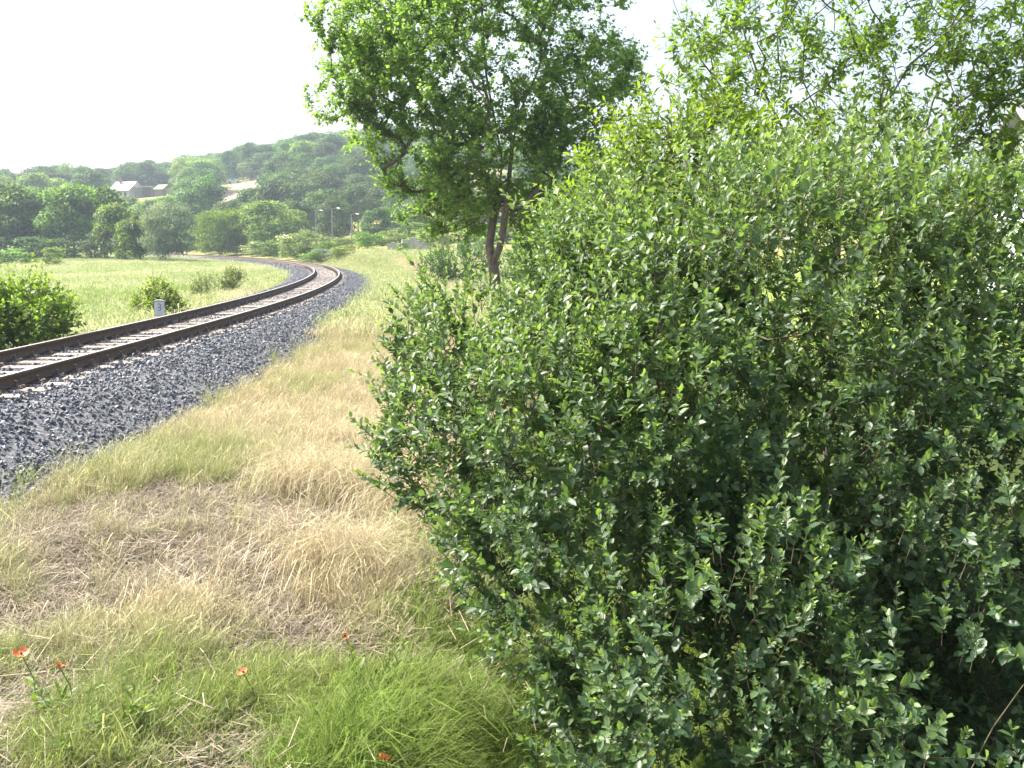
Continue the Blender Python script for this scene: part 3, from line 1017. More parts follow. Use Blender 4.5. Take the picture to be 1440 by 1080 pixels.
d2 = 9.5
wx, wy = 3.1, 9.6
wz = ground_z(wx, wy)
Q = lambda px, py, dd=d2: at(px, py, dd)
trunks = [{'pts': [np.array([wx, wy, wz - .1]), np.array([wx, wy, wz + .7]), Q(1170, 430), Q(1180, 330)]},
          {'pts': [Q(1195, 250), Q(1222, 200), Q(1250, 140), Q(1280, 90), Q(1330, 50), Q(1370, 5), Q(1400, -60)], 'parent': 3},
          {'pts': [Q(1150, 270, 9.8), Q(1110, 200, 9.9), Q(1075, 130, 10), Q(1050, 60, 10), Q(1035, 0, 10), Q(1025, -80, 10)], 'parent': 3},
          {'pts': [Q(1270, 215, 9.3), Q(1320, 165, 9.2), Q(1370, 130, 9.0), Q(1430, 70, 9.0)], 'parent': 4},
          {'pts': [Q(1105, 260, 9.6), Q(1055, 190, 9.5), Q(1020, 130, 9.5), Q(975, 70, 9.4), Q(950, 10, 9.4), Q(930, -50, 9.4)], 'parent': 11}]
sky_tree('walnut_tree', 'airy light green tree with thin dark limbs rising behind the big bush', trunks,
         [lobe(1180, 30, 9.6, 1.6, 1.5, 1.0), lobe(1030, 60, 9.6, .62, 1.0, .75), lobe(1060, 150, 9.8, .8, .9, .6), lobe(1320, 120, 9.3, .9, 1.0, .75), lobe(1200, -120, 9.6, 1.8, 1.6, 1.0),
          lobe(1240, 200, 9.4, .7, .9, .5), lobe(962, 50, 9.4, .26, .5, .5), lobe(1400, 40, 9.2, .7, .9, .8), lobe(1010, 165, 9.9, .5, .6, .42), lobe(1130, 205, 9.7, .55, .7, .4), lobe(1360, 190, 9.4, .55, .7, .4)],
         470, 4, 9, .078, .033, T_OVAL, M['walnut'], 2, (.18, .34), .0035, .9, .45, 260, rmax=.085, e=2.2, step=.3, crown_in=.1)

wx, wy = 5.35, 9.2
wz = ground_z(wx, wy)
trunks = [{'pts': [np.array([wx, wy, wz - .1]), Q(1545, 420, 9.3), Q(1520, 300, 9.3), Q(1500, 200, 9.3), Q(1480, 100, 9.3), Q(1475, 0, 9.3)]}]
sky_tree('ash_tree', 'light green tree crown reaching in at the right edge beside the airy tree', trunks,
         [lobe(1440, 180, 9.2, .55, .8, .55), lobe(1480, 60, 9.3, .8, .9, .9), lobe(1560, 150, 9.3, .9, .9, .9), lobe(1425, 110, 9.1, .35, .5, .35)],
         170, 4, 8, .078, .033, T_OVAL, M['walnut'], 3, (.18, .34), .0035, .9, .4, 0, rmax=.1, step=.3)

# shrubs and bushes nearer the track
bx, by = -9.6, 19.4
bush('hazel_bush', 'dense leafy green bush at the left edge just behind the far rail', 'bush', (bx, by, ground_z(bx, by)),
     [lobe(46, 448, 19.3, .54, .6, .56), lobe(-15, 452, 19.2, .62), lobe(30, 420, 19.5, .34), lobe(72, 464, 19.1, .32), lobe(-70, 440, 19.4, .72)],
     2300, .085, .066, M['hazel'], T_HEART, 11, (.25, .5), .55, 0, 110, .005, seed=3)
bx, by = -11.2, 31
bush('milestone_bush', 'round green bush right behind the kilometre stone', 'bush', (bx, by, ground_z(bx, by)),
     [lobe(224, 420, 31, .40, .45, .42), lobe(208, 437, 30.8, .38), lobe(244, 437, 31, .34), lobe(225, 444, 30.6, .45)],
     900, .085, .06, M['hazel'], T_HEART, 10, (.2, .4), .6, 0, 60, .005, seed=4)
bx, by = -13.3, 45
bush('weedy_shrub', 'low grey-green clump of weeds inside the curve of the track', 'shrub', (bx, by, ground_z(bx, by)),
     [lobe(300, 405, 45, .75, .7, .45), lobe(325, 398, 45.5, .5, .5, .45), lobe(285, 412, 44.5, .5, .5, .35)],
     900, .12, .055, M['elder'], T_DIAMOND, 10, (.25, .45), .7, 0, 50, .006, seed=5)
bx, by = -3.2, 55
bush('bramble_bush', 'dark low bush in the grass left of the poplar trunk', 'bush', (bx, by, ground_z(bx, by)),
     [lobe(640, 372, 55, 1.4, 1.2, .9), lobe(610, 378, 54, .8, .8, .6), lobe(672, 370, 56, 1.0, 1.0, .9)],
     1100, .14, .10, M['darktree'], T_DIAMOND, 10, (.3, .6), .5, 0, 50, .008, seed=6)


# ------------------------------------------------------------------ far trees: a few shapes, many copies
def far_crown(kind, seed, nleaf):
    """crown for a 10 m tall, 8 m wide tree as leaf sprays on uneven boughs"""
    r_ = np.random.default_rng(900 + seed)
    if kind == 'conifer':
        t = r_.random(nleaf) ** .8
        z = .6 + 9.3 * t
        rr = (1 - t) * 2.3 * r_.uniform(.55, 1.05, nleaf) * (1 + .25 * np.sin(z * 4.2))
        a = r_.uniform(0, 6.28, nleaf)
        P = np.c_[np.cos(a) * rr, np.sin(a) * rr, z]
        A = np.c_[np.cos(a), np.sin(a), -.45 + 0 * a] + r_.normal(0, .25, (nleaf, 3))
        N = np.c_[np.cos(a) * .4, np.sin(a) * .4, 1 + 0 * a] + r_.normal(0, .3, (nleaf, 3))
        return leaf_frames(P, A, N, r_.uniform(.5, .9, nleaf), r_.uniform(.25, .4, nleaf)), np.clip(r_.normal(.4, .25, nleaf), 0, 1)
    lo = {'round': .07, 'willow': .0, 'shrub': .0, 'locust': .03}[kind]
    nb = {'round': 46, 'willow': 60, 'shrub': 40, 'locust': 54}[kind]
    u = ball(nb, r_)
    c = u * np.array([3.0, 3.0, 10 * (1 - lo) / 2 * .78]) * r_.uniform(.45, 1.0, (nb, 1)) ** .5 + np.array([0, 0, 10 * (lo + 1) / 2])
    if kind == 'willow':
        c[:, :2] *= (1.15 - .5 * np.clip(c[:, 2:3] / 10, 0, 1) ** 2)
    if kind == 'shrub':
        c[:, 2] = np.abs(c[:, 2] - .4)
    br = r_.uniform(.8, 1.55, nb)
    w = br ** 2
    bi_ = r_.choice(nb, nleaf, p=w / w.sum())
    n = ball(nleaf, r_)
    n[:, 2] = np.where((n[:, 2] < -.2) & (r_.random(nleaf) < .6), -n[:, 2], n[:, 2])
    sh = r_.uniform(.55, 1.06, nleaf)
    P = c[bi_] + n * (br[bi_] * sh)[:, None] * np.array([1.1, 1.1, .68])
    P[:, 2] = np.maximum(P[:, 2], .15)
    N = n * .95 + np.array([0, 0, .6]) + r_.normal(0, .28, (nleaf, 3))
    if kind == 'willow':
        A = n * .35 + np.array([0, 0, .9]) + r_.normal(0, .35, (nleaf, 3))
        L_, W_ = r_.uniform(.35, .6, nleaf), r_.uniform(.10, .17, nleaf)
    else:
        A = r_.normal(0, 1, (nleaf, 3)) + n * .5 + np.array([0, 0, -.2])
        k_ = .8 if kind == 'round' else 1.0
        L_, W_ = r_.uniform(.30, .55, nleaf) * k_, r_.uniform(.22, .40, nleaf) * k_
    var = np.clip(.35 + .26 * r_.normal(0, 1, nb)[bi_] + r_.normal(0, .16, nleaf), 0, 1)
    return leaf_frames(P, A, N, L_, W_), var


def far_trunk(seed, lo=2.2):
    r_ = np.random.default_rng(seed)
    tr = [{'pts': [np.array([0, 0, -.6]), np.array([0, 0, .8]), np.array([.05, .03, 2.2]), np.array([.0, .1, 3.8]), np.array([.1, 0, 5.5]), np.array([.1, .05, 7.5])]}]
    tg = ball(22, r_) * np.array([2.8, 2.8, 3.0]) + np.array([0, 0, 6])
    A, par, _ = grow(tr, tg, .9, .8, .02, r_)
    return tube_mesh('trunk', A, par, radii(A, par, .045, 2.2, .24), M['bark'], 5)


CR = {}
for kind, mats, nv, nleaf in (('locust', ('locust', 'darktree'), 3, 6500), ('round', ('darktree', 'hilltree', 'yellowtree'), 4, 6500),
                              ('willow', ('willow', 'yellowtree'), 2, 9000), ('shrub', ('locust', 'elder', 'willow', 'darktree', 'yellowtree'), 2, 2600), ('conifer', ('conifer',), 1, 2500)):
    for v in range(nv):
        fr, var = far_crown(kind, hash((len(kind), v)) % 97 + v * 7, nleaf)
        V, F = leaf_verts(fr, T_DIAMOND)
        va = np.repeat(var, 4)
        for m in mats:
            CR[kind, m, v] = mesh_np('crown', V, F, M[m], False, {'var': va})
NVAR = {'locust': 3, 'round': 4, 'willow': 2, 'shrub': 2, 'conifer': 1}
TRUNKS = [far_trunk(s) for s in (1, 2, 3)]


def far_tree(name, label, cat, kind, mat, x, y, h, w, v=0, group=None, z=None, trunk=True):
    o = thing(name, label, cat, (x, y, (ground_z(x, y) if z is None else z) - .1), rng.uniform(0, 6.28), group)
    sxy, sz = w / 7.0, h / 9.6
    o.scale = (sxy, sxy * rng.uniform(.9, 1.1), sz)
    link('crown', CR[kind, mat, v % NVAR[kind]], o)
    if trunk:
        link('trunk', TRUNKS[v % 3], o)
    return o


def ptree(name, label, cat, kind, mat, px, wpx, top, depth, v=0, group=None, trunk=True):
    """tree placed by its bearing and distance, its height taken from the photo"""
    q = at(px, 340, depth)
    x, y = q[0], q[1]
    gz = ground_z(x, y)
    ztop = at(px, top, depth)[2]
    return far_tree(name, label, cat, kind, mat, x, y, max(.8, (ztop - gz)), wpx / F_PX * depth, v, group, gz, trunk)


# left row of locusts along the meadow
GL = 'locust trees along the back of the meadow'
for i, (px, w, top, dd, lab) in enumerate([
        (-150, 95, 262, 150, 'leafy locust tree beyond the left edge of the meadow'),
        (-75, 95, 266, 146, 'leafy locust tree in the row, cut by the left edge'),
        (8, 96, 258, 148, 'locust tree at the left end of the row, above the low meadow shrub'),
        (58, 92, 256, 152, 'locust tree in the row, directly above the round pale meadow shrub'),
        (104, 88, 257, 146, 'locust tree in the middle of the row, darkest at its foot'),
        (146, 78, 262, 150, 'locust tree at the right end of the row, below the pale roofed house')]):
    ptree('locust_tree', lab, 'tree', 'locust', 'locust', px, w, top, dd, i, GL)
ptree('locust_tree', 'shorter bright green locust tree leaning out of the row towards the willow', 'tree', 'locust', 'locust', 165, 72, 284, 134, 1)
ptree('young_locust', 'slim yellow-green tree touching the left side of the silver willow', 'tree', 'locust', 'locust', 196, 56, 296, 122, 2)
ptree('silver_willow', 'broad silver-grey willow beside the far end of the visible track', 'tree', 'willow', 'willow', 238, 74, 279, 116, 0, trunk=False)
ptree('silver_willow', 'smaller grey willow peeking out behind the broad silver willow', 'tree', 'willow', 'willow', 207, 46, 290, 124, 1, trunk=False)
ptree('meadow_shrub', 'low dark shrub at the left edge of the meadow below the locust row', 'shrub', 'shrub', 'locust', 18, 62, 346, 108, 0, trunk=False)
ptree('meadow_shrub', 'round pale green shrub standing alone in the meadow', 'shrub', 'shrub', 'yellowtree', 72, 34, 343, 102, 1, trunk=False)
# trees right of the willow
ptree('round_tree', 'big round dark tree between the willow and the bare field', 'tree', 'round', 'darktree', 284, 80, 248, 205, 0)
ptree('young_willow', 'pale yellow-green willow just right of the silver willow behind the rails', 'tree', 'willow', 'yellowtree', 302, 58, 292, 158, 0, trunk=False)
ptree('young_willow', 'low pale willow squeezed between silver willow and its yellow-green neighbour', 'tree', 'willow', 'yellowtree', 280, 44, 306, 165, 1, trunk=False)
ptree('young_willow', 'pale yellow-green willow left of the bright bushy tree behind the rails', 'tree', 'willow', 'yellowtree', 336, 60, 290, 160, 1, trunk=False)
ptree('bushy_tree', 'bright green bushy tree behind the rails in the bend', 'tree', 'round', 'yellowtree', 378, 82, 280, 155, 1)
ptree('bushy_tree', 'bright green tree half hidden behind the flowering elder', 'tree', 'round', 'yellowtree', 408, 58, 292, 162, 2)
ptree('dark_tree', 'small dark tree below the bare field', 'tree', 'round', 'darktree', 338, 52, 278, 188, 2)
ptree('dark_tree', 'dark green tree right of the bare field', 'tree', 'round', 'darktree', 392, 66, 250, 205, 1)
ptree('dark_tree', 'dark green tree behind the leftmost lamp post', 'tree', 'round', 'darktree', 434, 70, 250, 205, 3)
ptree('dark_tree', 'grey-green tree behind the middle lamp post', 'tree', 'round', 'darktree', 474, 46, 276, 172, 0)
ptree('dark_tree', 'dark green tree above the rightmost lamp post', 'tree', 'round', 'darktree', 504, 60, 258, 200, 1)
ptree('dark_tree', 'round green tree above the flowering bush by the block stacks', 'tree', 'round', 'darktree', 530, 46, 290, 150, 2)
ptree('dark_tree', 'green tree behind the block stacks, left of the poplar crown', 'tree', 'round', 'darktree', 562, 62, 262, 190, 3)
ptree('elder_bush', 'whitish flowering elder bush at the outside of the bend', 'bush', 'shrub', 'elder', 421, 60, 318, 122, 0, trunk=False)
ptree('weed_bush', 'silvery low bush right of the flowering elder near the rails', 'bush', 'shrub', 'willow', 455, 46, 346, 105, 1, trunk=False)
ptree('weed_bush', 'low yellow-green bush at the foot of the flowering elder', 'bush', 'shrub', 'yellowtree', 437, 40, 350, 104, 0, trunk=False)
ptree('weed_bush', 'green bush left of the block stacks', 'bush', 'shrub', 'locust', 520, 52, 324, 118, 0, trunk=False)
ptree('weed_bush', 'yellowish bush between the middle and rightmost lamp posts', 'bush', 'shrub', 'yellowtree', 486, 46, 332, 126, 1, trunk=False)
ptree('weed_bush', 'small green bush growing in front of the block stacks', 'bush', 'shrub', 'locust', 568, 22, 338, 100, 1, trunk=False)
# dark trees behind the poplar
for i, (px, w, top, dd, lab) in enumerate([
        (158, 50, 270, 228, 'bright tree in front of the left end of the pale roofed house'), (186, 46, 277, 236, 'bright low tree below the wall of the pale roofed house'),
        (214, 48, 276, 225, 'bright tree below the open shed'), (240, 44, 274, 232, 'bright tree below the green shelter'), (262, 42, 280, 222, 'bright low tree below the brown hut')]):
    ptree('slope_tree', lab, 'tree', 'locust', 'locust', px, w, top, dd, i + 1)
GP = 'dark trees behind the big bush'
for i, (px, w, top, dd, lab) in enumerate([
        (600, 75, 266, 170, 'dark tree behind the low left boughs of the poplar'), (645, 80, 262, 160, 'dark tree just left of the poplar trunk, far behind it'),
        (712, 90, 255, 165, 'dark tree directly behind the poplar trunk fork'), (775, 90, 250, 150, 'dark tree between the poplar trunk and the big bush, far behind'),
        (850, 100, 240, 140, 0), (950, 110, 235, 130, 0), (1080, 120, 240, 130, 0), (1220, 130, 235, 125, 0), (1360, 130, 240, 130, 0), (1500, 130, 240, 125, 0)]):
    ptree('dark_tree', lab or 'dark tree glimpsed only through gaps in the big bush', 'tree', 'round', 'darktree', px, w, top, dd, i, None if lab else GP)
# undergrowth closing the foot of the rows
for i, (px, w, top, dd, lab) in enumerate([
        (-20, 60, 325, 141, 'dark undergrowth bush at the left edge under the locust row'), (40, 56, 328, 140, 'dark undergrowth bush above the round meadow shrub'),
        (92, 58, 326, 141, 'dark undergrowth bush under the middle of the locust row'), (136, 50, 322, 139, 'dark undergrowth bush under the right end of the locust row'),
        (178, 46, 320, 126, 'green bush left of the foot of the silver willow')]):
    ptree('undergrowth_bush', lab, 'bush', 'shrub', 'darktree', px, w, top, dd, i, trunk=False)
for i, (px, w, top, dd, lab) in enumerate([
        (292, 40, 332, 172, 'low bush behind the rails next to the silver willow'), (322, 40, 330, 170, 'low bush behind the rails between two pale willows'),
        (356, 44, 328, 168, 'low bush behind the rails left of the bright bushy tree'), (398, 44, 330, 150, 'low bush behind the rails at the foot of the bright bushy tree'),
        (452, 50, 326, 150, 'green bush at the foot of the leftmost lamp post'), (508, 50, 322, 148, 'green bush at the foot of the rightmost lamp post'),
        (548, 44, 322, 135, 'green bush behind the leftmost block stack'), (585, 70, 308, 140, 'dark bush behind the tallest block stack'), (645, 80, 306, 138, 'dark bush left of the poplar trunk beyond the low block stacks'), (688, 70, 310, 134, 'dark bush right behind the foot of the poplar trunk'), (735, 80, 304, 132, 'dark bush right of the poplar trunk beyond the grass'), (790, 90, 300, 130, 'dark bush beside the bright shrub beyond the grass'), (612, 60, 322, 128, 'bush behind the block stacks under the poplar boughs')]):
    ptree('green_bush', lab, 'bush', 'shrub', 'locust' if i % 2 else 'yellowtree', px, w, top, dd, i, trunk=False)
for i, (px, w, top, dd, lab) in enumerate([
        (360, 60, 262, 212, 'green tree just below the parked car'), (455, 70, 262, 190, 'green tree between the left and middle lamp posts'), (540, 70, 250, 215, 'dark tree left of the poplar crown foot'),
        (318, 56, 284, 182, 'green tree below the left end of the bare field'), (418, 60, 280, 178, 'green tree above the flowering elder')]):
    ptree('green_tree', lab, 'tree', 'round', 'darktree', px, w, top, dd, i + 1)
for i, (px, w, top, dd, lab) in enumerate([(735, 70, 330, 46, 'dark leafy bush directly right of the poplar trunk'), (775, 70, 310, 40, 'dark leafy bush between the poplar trunk and the bright shrub')]):
    ptree('dark_bush', lab, 'bush', 'shrub', 'darktree', px, w, top, dd, i, trunk=False)

TB = 'bushes lining the outside of the bend'
for i, (s_, o_, h_, w_, lab) in enumerate([(98, 5.5, 1.6, 3.0, 'low green bush right of the elder, closest to the outer rail'), (110, 6.5, 2.2, 3.6, 'low bush hugging the rails left of the flowering elder'),
                                          (120, 6.5, 2.6, 4.2, 'bush at the foot of the bright bushy tree, beside the rails'), (130, 7, 2.4, 4.4, 'bush beside the rails below the bare field'),
                                          (141, 6.5, 2.8, 4.6, 'bush beside the rails between the pale willows'), (152, 7, 2.6, 4.6, 'bush beside the rails right of the silver willow'), (164, 7, 2.8, 5, 'bush where the track vanishes behind the silver willow')]):
    q = track(s_, o_)
    far_tree('trackside_bush', lab, 'bush', 'shrub', ('yellowtree', 'locust', 'elder')[i % 3], q[0], q[1], h_, w_, i, TB, None, False)

# wood on the hillside
GH = 'trees on the far hillside'
HL = 'hazy blue-green tree in the wood covering the far hillside'
hp = []
r2 = np.random.default_rng(5)
tries = 0
while len(hp) < 1250 and tries < 40000:
    tries += 1
    px = r2.uniform(-140, 640) if r2.random() < .9 else r2.uniform(640, 1500)
    y = 235 + 430 * r2.random() ** .75
    x = (px - 720) / F_PX * y
    if 296 < px < 398 and y < 338:
        continue
    if 138 < px < 268 and y < 345:      # clearing with the houses
        continue
    if y < 300 and px > 640:
        continue
    if all((x - a) ** 2 + (y - b) ** 2 > (2.6 + .007 * y) ** 2 for a, b in hp):
        hp.append((x, y))
hp.sort(key=lambda q: q[1] + 250 * (720 + F_PX * q[0] / q[1] > 600) + 250 * (q[0] / q[1] * F_PX < -730))
for i, (x, y) in enumerate(hp[:285]):
    px = 720 + F_PX * x / y
    h = r2.uniform(6, 13.5)
    con = r2.random() < 0
    reg = ('beyond the left edge of the photo' if px < 0 else 'left of the pale roofed house' if px < 140 else 'above the pale roofed house' if px < 270 else
           'around and above the bare field' if px < 400 else 'on the slope left of the poplar crown' if px < 470 else 'partly behind the left boughs of the poplar' if px < 640 else 'behind the poplar and the big bush')
    lab = ('pointed dark conifer' if con else ('hazy round green tree', 'hazy dark green tree', 'hazy round green tree', 'pale yellowish tree')[i * 7 % 11 % 4]) + ' in the hillside wood ' + reg
    far_tree('hill_conifer' if con else 'hill_tree', lab, 'tree', 'conifer' if con else 'round', 'conifer' if con else ('hilltree', 'darktree', 'hilltree', 'yellowtree')[i * 7 % 11 % 4], x, y, h * (1.1 if con else 1), (8 if con else r2.uniform(6.5, 13)), i, ('conifers', 'green trees', 'dark green trees', 'green trees', 'pale yellowish trees')[0 if con else 1 + i * 7 % 11 % 4] + ' on the hillside ' + reg)

hq = np.array(hp[285:])
q_ = rng.uniform(.8, 1.2, len(hq))
scatter('distant_wood', np.c_[hq, ground_z(hq[:, 0], hq[:, 1])], np.c_[np.zeros((len(hq), 2)), rng.uniform(0, 6.28, len(hq))], np.c_[q_ * 1.5, q_ * 1.5, q_ * rng.uniform(.85, 1.2, len(hq))],
        rng.random(len(hq)), [CR['round', 'hilltree', v] for v in range(4)], 'hazy wood covering the upper hillside up to the skyline', 'wood')

# ------------------------------------------------------------------ houses on the slope
def house(label, px, depth, w, dlen, h, roof_h, rz, wall, roof, chimney=True, name='house', dz=0.0):
    q = at(px, 300, depth)
    x, y = q[0], q[1]
    t = thing(name, label, 'house', (x, y, ground_z(x, y) - .3 + dz), rz)
    mb = MB()
    # walls with gables
    V = [(-w / 2, -dlen / 2, 0), (w / 2, -dlen / 2, 0), (w / 2, dlen / 2, 0), (-w / 2, dlen / 2, 0),
         (-w / 2, -dlen / 2, h), (w / 2, -dlen / 2, h), (w / 2, dlen / 2, h), (-w / 2, dlen / 2, h), (-w / 2, 0, h + roof_h), (w / 2, 0, h + roof_h)]
    mb.add(V, [(0, 1, 5, 4), (2, 3, 7, 6), (1, 2, 6, 9, 5), (3, 0, 4, 8, 7), (3, 2, 1, 0)])
    mb.build('wall', wall, t)
    mb = MB()
    e, k, th = .45, roof_h / (dlen / 2), .16
    for s in (-1, 1):
        y0, z0 = s * (dlen / 2 + e), h - e * k + .05
        V = [(-w / 2 - e, y0, z0), (w / 2 + e, y0, z0), (w / 2 + e, 0, h + roof_h + .05), (-w / 2 - e, 0, h + roof_h + .05)]
        V += [(a, b, c + th) for a, b, c in V]
        F = [(0, 1, 2, 3), (7, 6, 5, 4), (0, 4, 5, 1), (1, 5, 6, 2), (2, 6, 7, 3), (3, 7, 4, 0)]
        mb.add(V, F if s < 0 else [f[::-1] for f in F])
    ro = mb.build('roof', roof, t)
    if chimney:
        mb = MB()
        mb.box((-w * .22, -.7, h + roof_h + .35), (.6, .6, 1.9))
        mb.box((-w * .22, -.7, h + roof_h + 1.38), (.75, .75, .15))
        mb.build('chimney', M['red_roof'], ro)
    for sx in (-.28, .08, .32):
        mb = MB()
        mb.box((sx * w, -dlen / 2 - .02, h * .55), (1.1, .08, 1.3))
        wi = mb.build('window', M['whitewash'], t)
        mb = MB()
        mb.box((sx * w, -dlen / 2 - .07, h * .55), (.9, .04, 1.1))
        mb.build('pane', M['glass'], wi)
    return t


house('pale roofed house on the slope above the locust trees', 180, 318, 7.6, 6.6, 2.9, 2.6, R(-22), M['plaster'], M['pale_roof'])
house('house with a reddish gable roof and white gable in the hillside wood', 466, 400, 8, 8, 3.4, 3.2, R(-40), M['whitewash'], M['red_roof'], dz=3.5)
house('dark roofed house right of the white gabled house in the wood', 510, 410, 11, 8, 3.0, 2.6, R(8), M['plaster'], M['grey_roof'], dz=3.5)
house('house with a pinkish roof half hidden in the middle of the wood', 366, 430, 8, 7, 3.0, 3.0, R(25), M['whitewash'], M['red_roof'], dz=3)
house('small dark roofed house among trees left of the wooded hilltop', 312, 440, 7, 7, 3.2, 2.6, R(-15), M['plaster'], M['grey_roof'], dz=3)
house('reddish roofed house on the far left skyline', 42, 560, 13, 9, 4, 4, R(10), M['plaster'], M['red_roof'], dz=5)
house('pale blue house showing at the right edge behind the trees', 1622, 26, 6.5, 6, 4.3, 2.0, R(-6), M['blue_plaster'], M['grey_roof'])

# open shed, green sheet roof, brown hut beside the pale house
def at_ground(px, depth):
    q = at(px, 300, depth)
    return np.array([q[0], q[1], ground_z(q[0], q[1])])


g = at_ground(208, 316)
t = thing('open_shed', 'open lean-to shed with a thin white roof beside the pale roofed house', 'shed', g, R(-10))
mb = MB()
mb.box((0, 0, 3.3), (6.2, 4.5, .14))
mb.build('roof', M['whitewash'], t)
for sx, sy in ((-2.9, -2), (2.9, -2), (-2.9, 2), (2.9, 2)):
    mb = MB()
    mb.box((sx, sy, 1.6), (.16, .16, 3.25))
    mb.build('post', M['pallet'], t)
mb = MB()
mb.box((0, 2.1, 1.5), (5.7, .12, 2.9))
mb.build('back_wall', M['brown_wall'], t)
g = at_ground(227, 312)
t = thing('green_shelter', 'little shelter with a bright green sloping roof right of the open shed', 'shed', g, R(-15))
mb = MB()
mb.add([(-1.7, -1.3, 2.1), (1.7, -1.3, 2.1), (1.9, 1.3, 3.6), (-1.5, 1.3, 3.6), (-1.7, -1.3, 2.2), (1.7, -1.3, 2.2), (1.9, 1.3, 3.7), (-1.5, 1.3, 3.7)],
       [(3, 2, 1, 0), (4, 5, 6, 7), (0, 1, 5, 4), (1, 2, 6, 5), (2, 3, 7, 6), (3, 0, 4, 7)])
mb.build('roof', M['green_sheet'], t)
mb = MB()
mb.box((0, .1, 1.1), (2.8, 2.2, 2.1))
mb.build('wall', M['brown_wall'], t)
g = at_ground(247, 310)
t = thing('brown_hut', 'flat roofed brown hut left of the round tree on the slope', 'hut', g, R(-8))
mb = MB()
mb.box((0, 0, 1.2), (3.6, 3, 2.4))
mb.build('wall', M['brown_wall'], t)
mb = MB()
mb.box((0, 0, 2.52), (4.1, 3.5, .18))
mb.build('roof', M['grey_roof'], t)
mb = MB()
mb.box((-.6, -1.53, 1.0), (.9, .07, 1.9))
mb.build('door', M['pallet'], t)

# pale blue car parked by the bare field
g = at_ground(331, 330)
t = thing('parked_car', 'pale blue parked car at the upper edge of the bare field', 'car', g + np.array([0, 0, .15]), R(4))
prof = [(-2.1, .35), (2.1, .35), (2.15, .75), (1.2, .9), (.55, 1.42), (-1.1, 1.45), (-1.75, .95), (-2.15, .85)]
mb = MB()
k = len(prof)
mb.add([(x, y * (.82 if z > 1 else 1), z) for y in (-.85, .85) for x, z in prof], [tuple(range(k)), tuple(range(2 * k - 1, k - 1, -1))] + [(i, k + i, k + (i + 1) % k, (i + 1) % k) for i in range(k)])
mb.build('body', M['car_paint'], t)
mb = MB()
for y in (-.80, .80):
    mb.box((-.3, y, 1.14), (1.5, .03, .36), taper=.75)
mb.build('window', M['glass'], t)
for sx in (-1.35, 1.35):
    for sy in (-.8, .8):
        mb = MB()
        mb.tube([(sx, sy - .1, .33), (sx, sy + .1, .33)], .33, 12)
        mb.build('wheel', M['tyre'], t)

# ------------------------------------------------------------------ lamp posts
for i, (px, top, dd, lab) in enumerate([(444, 296, 150, 'leftmost of the three thin lamp posts beyond the bend'), (467, 293, 128, 'tallest and nearest lamp post, middle of the three beyond the bend'), (494, 301, 140, 'rightmost of the three thin lamp posts beyond the bend')]):
    g = at_ground(px, dd)
    hh = at(px, top, dd)[2] - g[2]
    t = thing('lamp_post', lab, 'lamp post', g, R(0), 'lamp posts beyond the bend')
    mb = MB()
    mb.tube([(0, 0, -.3), (0, 0, hh)], [.12, .075], 8)
    mb.build('pole', M['grey_roof'], t)
    mb = MB()
    mb.tube([(0, 0, hh - .25), (.3, -.1, hh - .02), (.8, -.2, hh + .05)], .045, 6)
    mb.build('arm', M['iron'], t)
    mb = MB()
    mb.tube([(.65, -.17, hh + .02), (.8, -.20, hh + .0), (1.1, -.25, hh - .03)], [.05, .12, .07], 8)
    mb.build('lamp_head', M['lamp_glass'], t)

# ------------------------------------------------------------------ stacks of pale blocks on pallets
for px, dd, nxb, nzb, lab in [(552, 112, 3, 3, 'leftmost low stack of pale concrete blocks beyond the grass'), (574, 116, 4, 5, 'tallest stack of pale concrete blocks, behind the small green bush'),
                              (594, 110, 4, 4, 'stack of pale blocks just left of the low poplar leaves'), (652, 105, 4, 3, 'low stack of pale blocks left of the poplar trunk'), (670, 108, 3, 3, 'low stack of pale blocks touching the poplar trunk')]:
    g = at_ground(px, dd)
    t = thing('block_stack', lab, 'block stack', g, R(rng.uniform(-12, 12)), 'stacks of pale blocks')
    mb = MB()
    for yy in (-.4, 0, .4):
        mb.box((0, yy, .05), (.42 * nxb, .1, .1))
    for xx in np.linspace(-.21 * nxb + .06, .21 * nxb - .06, 5):
        mb.box((xx, 0, .115), (.1, 1.0, .03))
    mb.build('pallet', M['pallet'], t)
    bm_ = MB()
    bm_.box((0, 0, 0), (.39, .9, .24), 0, 0, 1, .015)
    bme = bm_.mesh('block', M['block'])
    for kx_ in range(nxb):
        for kz in range(nzb):
            if kz == nzb - 1 and rng.random() < .25:
                continue
            o = link('block', bme, t, ((kx_ - (nxb - 1) / 2) * .41 + rng.normal(0, .01), rng.normal(0, .03), .26 + kz * .25))

